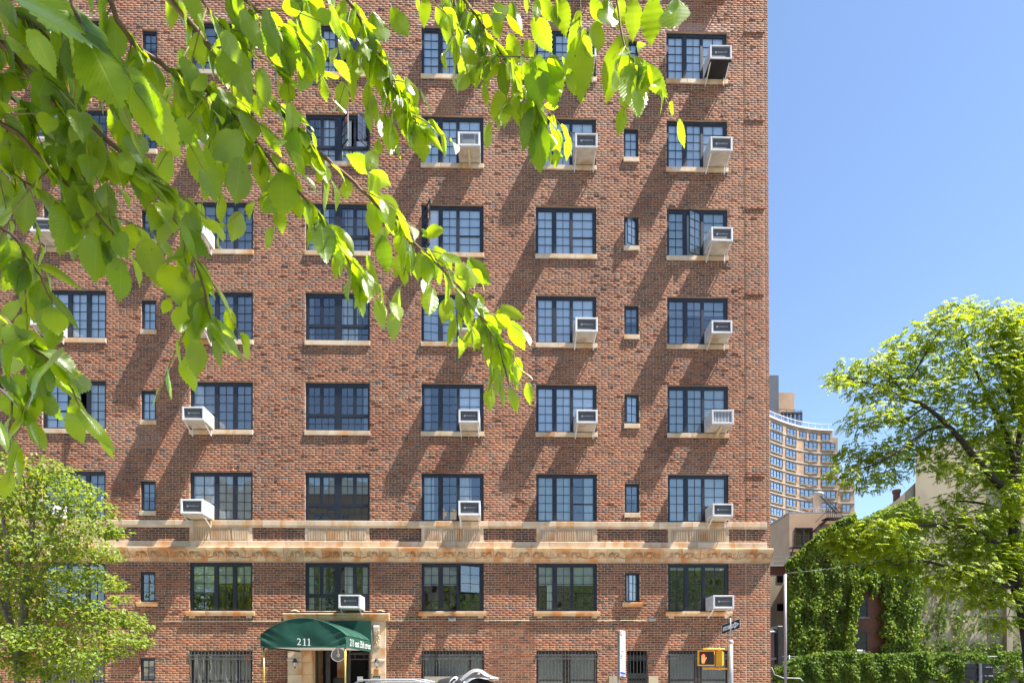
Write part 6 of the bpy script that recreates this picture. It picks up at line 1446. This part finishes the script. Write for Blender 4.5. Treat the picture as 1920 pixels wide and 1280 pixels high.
# leaves that can be told apart in the photograph: stalk x y, tip x y, depth, depth change of the tip, width factor
KEY = [(130, 0, 92, 118, .80, -.05, 1.15), (160, 62, 237, 232, .78, .03, 1.05), (240, 132, 338, 312, .80, .05, .80), (60, 60, 100, 125, .9, 0, .9), (240, 140, 320, 200, .95, .1, .35),
       (185, 235, 120, 300, 1.1, 0, .9), (200, 285, 212, 358, 1.1, 0, .95), (268, 255, 240, 300, 1.1, .05, .9), (225, 285, 258, 345, 1.05, 0, .8), (275, 310, 270, 388, 1.1, 0, .95), (315, 350, 330, 430, 1.1, .02, 1.0), (350, 380, 362, 472, 1.12, .04, .9),
       (160, 345, 128, 418, 1.1, 0, .9), (205, 350, 175, 420, 1.15, 0, .9), (140, 390, 110, 462, 1.12, -.03, 1.0), (180, 445, 180, 526, 1.1, 0, 1.1), (228, 487, 225, 566, 1.1, 0, .95), (240, 420, 250, 492, 1.12, 0, 1.1), (275, 452, 290, 528, 1.1, 0, 1.05), (315, 495, 335, 582, 1.1, 0, 1.05), (350, 540, 395, 610, 1.12, .05, .5),
       (340, 575, 335, 632, 1.1, 0, .95), (318, 560, 305, 592, 1.1, 0, .9), (372, 610, 345, 658, 1.12, 0, .9), (370, 640, 368, 702, 1.1, 0, 1.0), (395, 605, 412, 668, 1.1, .03, .8), (400, 600, 440, 662, 1.1, .1, .5), (402, 640, 412, 695, 1.1, .03, .5),
       (52, 480, 45, 550, 1.05, .03, 1.1), (75, 500, 145, 530, 1.05, 0, .4), (80, 528, 72, 590, 1.05, 0, 1.0), (98, 575, 110, 640, 1.05, 0, 1.05), (96, 550, 150, 620, 1.05, .03, .4), (45, 470, 65, 500, 1.05, 0, .6),
       (12, 612, 95, 700, .95, .05, 1.1), (80, 655, 125, 735, 1.0, 0, .8), (60, 690, 152, 765, .95, -.1, .85), (30, 700, 75, 780, 1.0, 0, .6), (55, 720, 118, 790, .98, .04, .9), (120, 690, 180, 745, 1.0, .08, .7), (128, 776, 160, 830, 1.0, .03, 1.0), (150, 765, 218, 848, 1.0, .02, .5), (10, 735, 40, 790, 1.0, 0, 1.0), (0, 650, 60, 690, .95, -.08, .8), (0, 790, 15, 850, .9, 0, .6),
       (345, 225, 352, 290, 1.2, 0, 1.2), (455, 255, 395, 298, 1.2, 0, 1.1), (395, 285, 393, 362, 1.2, 0, 1.1), (450, 300, 440, 385, 1.2, .02, 1.0), (480, 275, 520, 400, 1.25, .05, .6), (530, 325, 530, 412, 1.25, 0, 1.0), (570, 375, 610, 460, 1.3, .05, .7), (600, 415, 612, 498, 1.3, 0, .9),
       (430, 80, 470, 190, 1.15, .03, .9), (490, 130, 500, 200, 1.2, .05, .9), (530, 75, 540, 165, 1.3, 0, .8), (500, 20, 520, 110, 1.2, .05, .8), (400, 180, 440, 262, 1.2, .08, .6), (340, 110, 385, 180, 1.15, .05, .9), (385, 140, 360, 180, 1.15, 0, .8),
       (455, 20, 490, 100, 1.15, .05, 1.0), (420, 60, 450, 120, 1.1, .05, 1.0), (540, 40, 585, 110, 1.3, .03, .6), (575, 5, 600, 120, 1.3, .03, .4), (620, 10, 640, 80, 1.35, .05, .6),
       (700, 25, 725, 98, 1.6, 0, .9), (735, 15, 770, 82, 1.6, .02, .9), (670, 20, 690, 70, 1.6, .05, .9), (655, 90, 660, 200, 1.6, .03, .4), (690, 60, 700, 130, 1.6, 0, .8), (715, 100, 722, 170, 1.6, 0, .9), (735, 135, 745, 215, 1.6, .02, .9), (760, 150, 788, 210, 1.6, .02, .8), (700, 180, 705, 235, 1.6, .05, .7), (725, 215, 728, 300, 1.6, 0, .8), (750, 195, 765, 265, 1.6, .05, .8), (785, 235, 795, 305, 1.6, 0, .95), (795, 235, 830, 285, 1.6, .03, .5), (730, 245, 750, 298, 1.6, .03, .5), (800, 0, 793, 42, 1.7, 0, .9),
       (850, 18, 870, 75, 1.8, 0, .9), (880, 70, 890, 145, 1.8, 0, .9), (930, 5, 945, 60, 1.8, 0, 1.0), (925, 25, 940, 85, 1.8, .02, .8), (960, 5, 975, 80, 1.8, .03, .7), (955, 65, 975, 130, 1.8, .02, .9), (1000, 36, 1035, 98, 1.8, .04, 1.0), (985, 75, 1000, 110, 1.8, 0, 1.0), (915, 110, 925, 165, 1.8, 0, 1.0), (940, 120, 950, 190, 1.8, .02, .7), (935, 175, 940, 250, 1.8, 0, .9), (975, 180, 965, 240, 1.8, .03, .9), (1005, 110, 1003, 192, 1.75, 0, 1.0), (1035, 108, 1038, 196, 1.75, 0, .9), (1000, 205, 980, 280, 1.8, .03, .85), (1012, 235, 1010, 318, 1.8, 0, .9), (1020, 245, 1052, 298, 1.8, .03, .5), (1005, 195, 1028, 232, 1.8, .04, .8), (905, 155, 915, 205, 1.8, .02, .5),
       (1010, 0, 1005, 40, 1.7, 0, .8), (1050, 0, 1058, 58, 1.7, 0, .9), (1085, 25, 1070, 120, 1.6, .03, .5), (1085, 68, 1090, 192, 1.6, .02, .85), (1065, 130, 1080, 185, 1.6, .02, .7), (1095, 55, 1100, 105, 1.6, .03, .8), (1120, 40, 1118, 110, 1.6, .02, .9), (1140, 0, 1143, 68, 1.6, 0, 1.0), (1165, 0, 1160, 62, 1.6, .03, .9), (1185, 0, 1190, 70, 1.55, .02, 1.0), (1168, 72, 1138, 185, 1.55, .02, .75), (1190, 118, 1186, 242, 1.5, .02, .88), (1205, 122, 1252, 185, 1.5, .03, .7), (1225, 0, 1220, 85, 1.5, .02, 1.0), (1270, 0, 1262, 75, 1.45, 0, 1.25), (1110, 0, 1130, 45, 1.6, .02, 1.0), (1195, 80, 1210, 100, 1.55, .05, .6),
       (690, 320, 655, 290, 1.5, 0, 1.1), (692, 318, 705, 280, 1.5, 0, 1.1), (695, 325, 735, 350, 1.5, .03, 1.1), (690, 330, 720, 375, 1.5, 0, 1.0), (712, 370, 752, 400, 1.5, .02, 1.1), (700, 372, 690, 400, 1.5, 0, .8), (650, 470, 670, 550, 1.4, .04, .4), (680, 505, 690, 580, 1.4, 0, .9), (690, 480, 712, 560, 1.4, .04, .4), (640, 430, 660, 480, 1.35, .03, .8),
       (730, 430, 695, 455, 1.5, 0, .8), (715, 445, 722, 505, 1.5, 0, .9), (760, 470, 740, 520, 1.5, 0, 1.0), (775, 475, 782, 525, 1.5, .02, .8), (800, 440, 790, 430, 1.5, 0, 1.0), (830, 432, 790, 438, 1.5, 0, 1.0), (815, 465, 838, 500, 1.5, 0, .9), (830, 470, 850, 510, 1.5, .03, .8), (805, 520, 790, 555, 1.5, 0, .9), (812, 540, 800, 600, 1.5, 0, .9), (860, 505, 855, 545, 1.5, .02, .9), (870, 495, 890, 550, 1.5, 0, 1.0), (880, 485, 920, 538, 1.5, .02, .9), (890, 550, 905, 590, 1.5, 0, 1.0),
       (845, 560, 830, 605, 1.5, 0, 1.0), (850, 590, 842, 655, 1.5, .02, .5), (885, 620, 870, 652, 1.5, 0, .9), (940, 575, 985, 597, 1.5, .02, .7), (935, 580, 955, 625, 1.5, 0, 1.0), (925, 590, 935, 640, 1.5, .02, .9), (900, 605, 930, 670, 1.5, .02, .6), (935, 640, 945, 715, 1.5, .05, .4), (948, 650, 965, 700, 1.5, .05, .4), (955, 690, 972, 732, 1.5, .04, .5), (925, 680, 918, 735, 1.5, .03, .35), (940, 715, 942, 768, 1.5, .03, .4), (955, 728, 973, 775, 1.5, .02, .7), (910, 655, 930, 700, 1.5, .03, .7)]
for k in KEY: leaf_px(*k)
BR = [([(180, -60), (235, 60), (300, 120), (380, 165), (440, 215), (500, 290), (560, 360), (620, 430), (660, 500), (690, 545)], 1.15, 1.35, .0055, 7.5),
      ([(290, -40), (370, 60), (450, 150), (520, 205), (590, 280), (650, 330), (720, 395), (775, 455), (820, 495), (870, 550), (900, 590), (930, 640), (955, 720)], 1.3, 1.5, .006, 4),
      ([(600, -50), (660, 10), (690, 70), (715, 120), (740, 170), (770, 215), (785, 235)], 1.6, 1.6, .0045, 9), ([(830, -40), (870, 0), (905, 50), (940, 100), (985, 160), (1005, 200), (1012, 235)], 1.8, 1.8, .0045, 11),
      ([(1085, -60), (1088, 20), (1088, 68)], 1.6, 1.6, .0025, 3), ([(1150, -60), (1168, 72), (1190, 118), (1205, 122)], 1.55, 1.5, .003, 3), ([(930, 105), (1000, 108), (1060, 106)], 1.78, 1.72, .002, 4),
      ([(-60, 40), (20, 100), (90, 180), (160, 230), (240, 300), (300, 370), (345, 440), (380, 530), (402, 640)], 1.05, 1.12, .006, 7), ([(-60, 200), (30, 250), (110, 330), (180, 400), (240, 480)], 1.08, 1.12, .005, 6),
      ([(-60, 380), (20, 440), (52, 480), (80, 530), (100, 580)], 1.0, 1.06, .003, 3), ([(-60, 560), (10, 600), (60, 650), (110, 690), (150, 760)], .95, 1.0, .004, 4), ([(115, -60), (160, 62), (215, 120), (245, 150)], .8, .8, .003, 2), ([(-70, 640), (10, 735), (60, 790)], .95, 1.0, .003, 3), ([(400, -50), (470, 10), (540, 60), (600, 110)], 1.2, 1.35, .004, 10), ([(520, -40), (590, 10), (640, 40)], 1.35, 1.4, .003, 7), ([(750, -50), (800, -5), (840, 20)], 1.7, 1.75, .002, 3), ([(960, -50), (1010, -10), (1050, 0)], 1.7, 1.7, .002, 4), ([(1200, -60), (1230, -10), (1265, 0)], 1.5, 1.45, .0025, 2), ([(60, -60), (130, 40), (200, 110), (270, 160), (330, 230)], 1.0, 1.1, .004, 9), ([(340, -60), (400, 30), (450, 80), (520, 130)], 1.2, 1.3, .003, 7), ([(-60, -20), (40, 30), (110, 90), (190, 160)], 1.05, 1.1, .003, 10), ([(-60, 120), (20, 180), (100, 260), (150, 340)], 1.1, 1.15, .003, 9), ([(-60, 280), (30, 330), (100, 380), (170, 440)], 1.1, 1.12, .003, 4)]
boughs = []; bpts = []
for pts, ya, yb, rad, dens in BR:
    n = len(pts); w3 = smooth([P(x, y, ya+(yb-ya)*i/(n-1)) for i, (x, y) in enumerate(pts)], 5)
    m = MB(); k = len(w3); m.tube([p+Vector((rnd.gauss(0, .0012), 0, rnd.gauss(0, .0012))) for p in w3], [rad*(1-.72*i/(k-1)) for i in range(k)], 6); boughs.append(m.build('bough', M['twig'], EL, True)); bpts.append(np.array(w3))
    tg = MB()
    for i in range(2, k):
        if i < k-4 and rnd.random() < dens/16.5:                       # a side twig with its own leaves
            p = w3[i]; along = (w3[i]-w3[i-1]).normalized(); s_ = rnd.choice((-1, 1))
            dr = (along*rnd.uniform(.2, .9)+Vector((s_*rnd.uniform(.2, .9), rnd.uniform(-.35, .5), rnd.uniform(-.9, .35)))).normalized()
            Lt = rnd.uniform(.07, .17); q = [p+dr*Lt*t+Vector((0, 0, -.35*Lt*t*t)) for t in (0, .33, .66, 1)]
            tg.tube(q, [.0017, .0014, .0011, .0007], 5)
            nl = max(2, int(Lt/.03))
            for j in range(nl):
                t = (j+.6)/nl; pp = p+dr*Lt*t+Vector((0, 0, -.35*Lt*t*t)); sd = dr.cross(Vector((0, 0, 1)))*(1 if j % 2 else -1)
                md = dr*.55+sd*rnd.uniform(.3, .8)+Vector((0, rnd.uniform(-.15, .25), -rnd.uniform(.3, 1.0)))
                leaf_at(pp, md, rnd.gauss(0, .45), rnd.uniform(.042, .071), rnd.uniform(.78, 1.02))
        if rnd.random() < dens/8.5:
            p = w3[i]+(w3[i-1]-w3[i])*rnd.random(); along = (w3[i]-w3[i-1]).normalized(); s_ = rnd.choice((-1, 1))
            md = along*.3+Vector((s_*rnd.uniform(.1, .8)+.1, rnd.uniform(-.2, .45), -rnd.uniform(.25, 1.1)))
            leaf_at(p+md.normalized()*.008, md, rnd.gauss(0, .5), rnd.uniform(.044, .074), rnd.uniform(.78, 1.02))
    if tg.v: tag(tg.build('side_twigs', M['twiggreen'], boughs[-1], True), kind='stuff')
for p0, md, nn, L, wf in leaves[:]: pass
leaves.sort(key=lambda q: -q[3]/q[0].y)
def basis(md, nn): nn = (nn-md*nn.dot(md)).normalized(); x = md.cross(nn); return Matrix(((x.x, md.x, nn.x), (x.y, md.y, nn.y), (x.z, md.z, nn.z)))
rest = MB(); rest.uv = []
for i, (p, md, nn, L, wf) in enumerate(leaves):
    me = ELM[rnd.randrange(9)]; B = basis(md, nn)
    if i < 300:
        par = boughs[int(np.argmin([np.min(np.sum((b-np.array(p))**2, axis=1)) for b in bpts]))]
        o = inst('leaf', me, p, par); o.rotation_euler = B.to_euler(); o.scale = (L*wf, L, L)
    else:
        n0 = len(rest.v); rest.v += [tuple(p+B @ Vector((v.co.x*L*wf, v.co.y*L, v.co.z*L))) for v in me.vertices]
        rest.f += [tuple(n0+j for j in q.vertices) for q in me.polygons]; rest.m += [0]*len(me.polygons)
        ul = me.uv_layers[0].data; uvv = [None]*len(me.vertices)
        for lp in me.loops: uvv[lp.vertex_index] = tuple(ul[lp.index].uv)
        rest.uv += [u or (.5, 0) for u in uvv]
if rest.v: tag(rest.build('leaves', M['elm'], EL, True), kind='stuff')
# trunk and overhead crown, outside the picture to the left and above
m = MB(); m.tube(smooth([(-3.4, -1.2, 0), (-3.3, -1.1, 1.6), (-3.1, -.9, 3.2), (-2.8, -.6, 5), (-2.6, -.4, 7)]), [.26-.0085*i for i in range(17)], 10); m.build('trunk', M['bark'], EL, True)
cr = MB()
for a, b in (((-3.1, -.9, 3.2), P(180, -60, 1.15)), ((-3.1, -.9, 3.2), P(290, -40, 1.3)), ((-2.9, -.7, 4.2), P(600, -50, 1.6)), ((-2.9, -.7, 4.2), P(830, -40, 1.8)), ((-2.8, -.6, 5), P(1085, -60, 1.6)), ((-3.2, -1, 2.5), P(-60, 200, 1.08)), ((-3.2, -1, 2.5), P(-60, 560, .95))):
    a = Vector(a); m = MB(); mid = (a+b)/2+Vector((0, 0, .55)); m.tube(smooth([a, mid, b]), [.05-.005*i for i in range(9)], 7); m.build('limb', M['bark'], EL, True)
N = 5200
c = np.stack([nrs.normal(-2.1, 1.5, N), nrs.normal(-1.6, 1.5, N), nrs.normal(5.6, 1.3, N)], axis=1)
y_, z_ = c[:, 1], c[:, 2]-ZC
k = ((y_ < .15) | (z_ > 1.22*y_+.35)) & (c[:, 2] > 3.1) & (c[:, 0] < .75)
c = c[k]; n = len(c)
me = leafmesh('crown', c, np.stack([nrs.normal(.1, .5, n), nrs.normal(0, .5, n), -nrs.rand(n)], axis=1), np.stack([nrs.normal(0, .4, n), nrs.normal(0, .4, n), np.ones(n)], axis=1), nrs.uniform(.08, .13, n), nrs.uniform(.05, .08, n), M['elm_far'], nrs.rand(n), .15, off=np.array(WL[EL.name]))
tag(addmesh('crown', me, WL[EL.name], EL), kind='stuff')

# leaf clumps added out of view, to shade the nearest boughs
cl_ = np.stack([nrs.normal(-.25, .45, 46), nrs.normal(.72, .2, 46), nrs.normal(4.35, .5, 46)], axis=1)
c = np.repeat(cl_, 60, axis=0)+nrs.normal(0, .085, (46*60, 3))
k = (c[:, 2]-ZC > 1.22*c[:, 1]+.32) & (c[:, 2] > 3.1); c = c[k]; n = len(c)
me = leafmesh('shading_leaves', c, np.stack([nrs.normal(.1, .5, n), nrs.normal(0, .5, n), -nrs.rand(n)], axis=1), np.stack([nrs.normal(0, .4, n), nrs.normal(0, .4, n), np.ones(n)], axis=1), nrs.uniform(.07, .10, n), nrs.uniform(.045, .06, n), M['elm_far'], nrs.rand(n), .15, off=np.array(WL[EL.name]))
tag(addmesh('added_shade_leaves', me, WL[EL.name], EL), kind='stuff')
# street trees on the near pavement, behind the viewer; the lower panes mirror them
for i, (x, y) in enumerate(((5.2, -3.2), (13.5, -3.0), (-11.5, -3.4), (-20, -3.2))):
    t = thing('street_tree', (x, y, 0), ('street tree mirrored in the second window from the corner', 'street tree mirrored in the corner window', 'street tree mirrored in the window over the awning', 'street tree mirrored in the leftmost windows')[i], 'tree', 'street trees behind the viewer')
    m = MB(); limb(m, smooth([(x, y, 0), (x+.1, y, 2.5), (x-.1, y, 5), (x, y, 8)]), .16, .04, 8); m.build('trunk', M['bark'], t, True)
    n = 3800; c = np.stack([nrs.normal(x, 1.9, n), nrs.normal(y, 1.3, n), nrs.normal(7.2, 1.7, n)], axis=1); c = c[c[:, 2] > 3.4]; c = c[c[:, 1] < -.6]; n = len(c)
    me = leafmesh('crown', c, np.stack([nrs.normal(0, .6, n), nrs.normal(0, .6, n), -nrs.rand(n)], axis=1), np.stack([nrs.normal(0, .5, n), nrs.normal(0, .5, n), np.ones(n)], axis=1), nrs.uniform(.14, .24, n), nrs.uniform(.09, .15, n), M['elm_far'], nrs.rand(n), .15, off=np.array(WL[t.name]))
    tag(addmesh('crown', me, WL[t.name], t), kind='stuff')
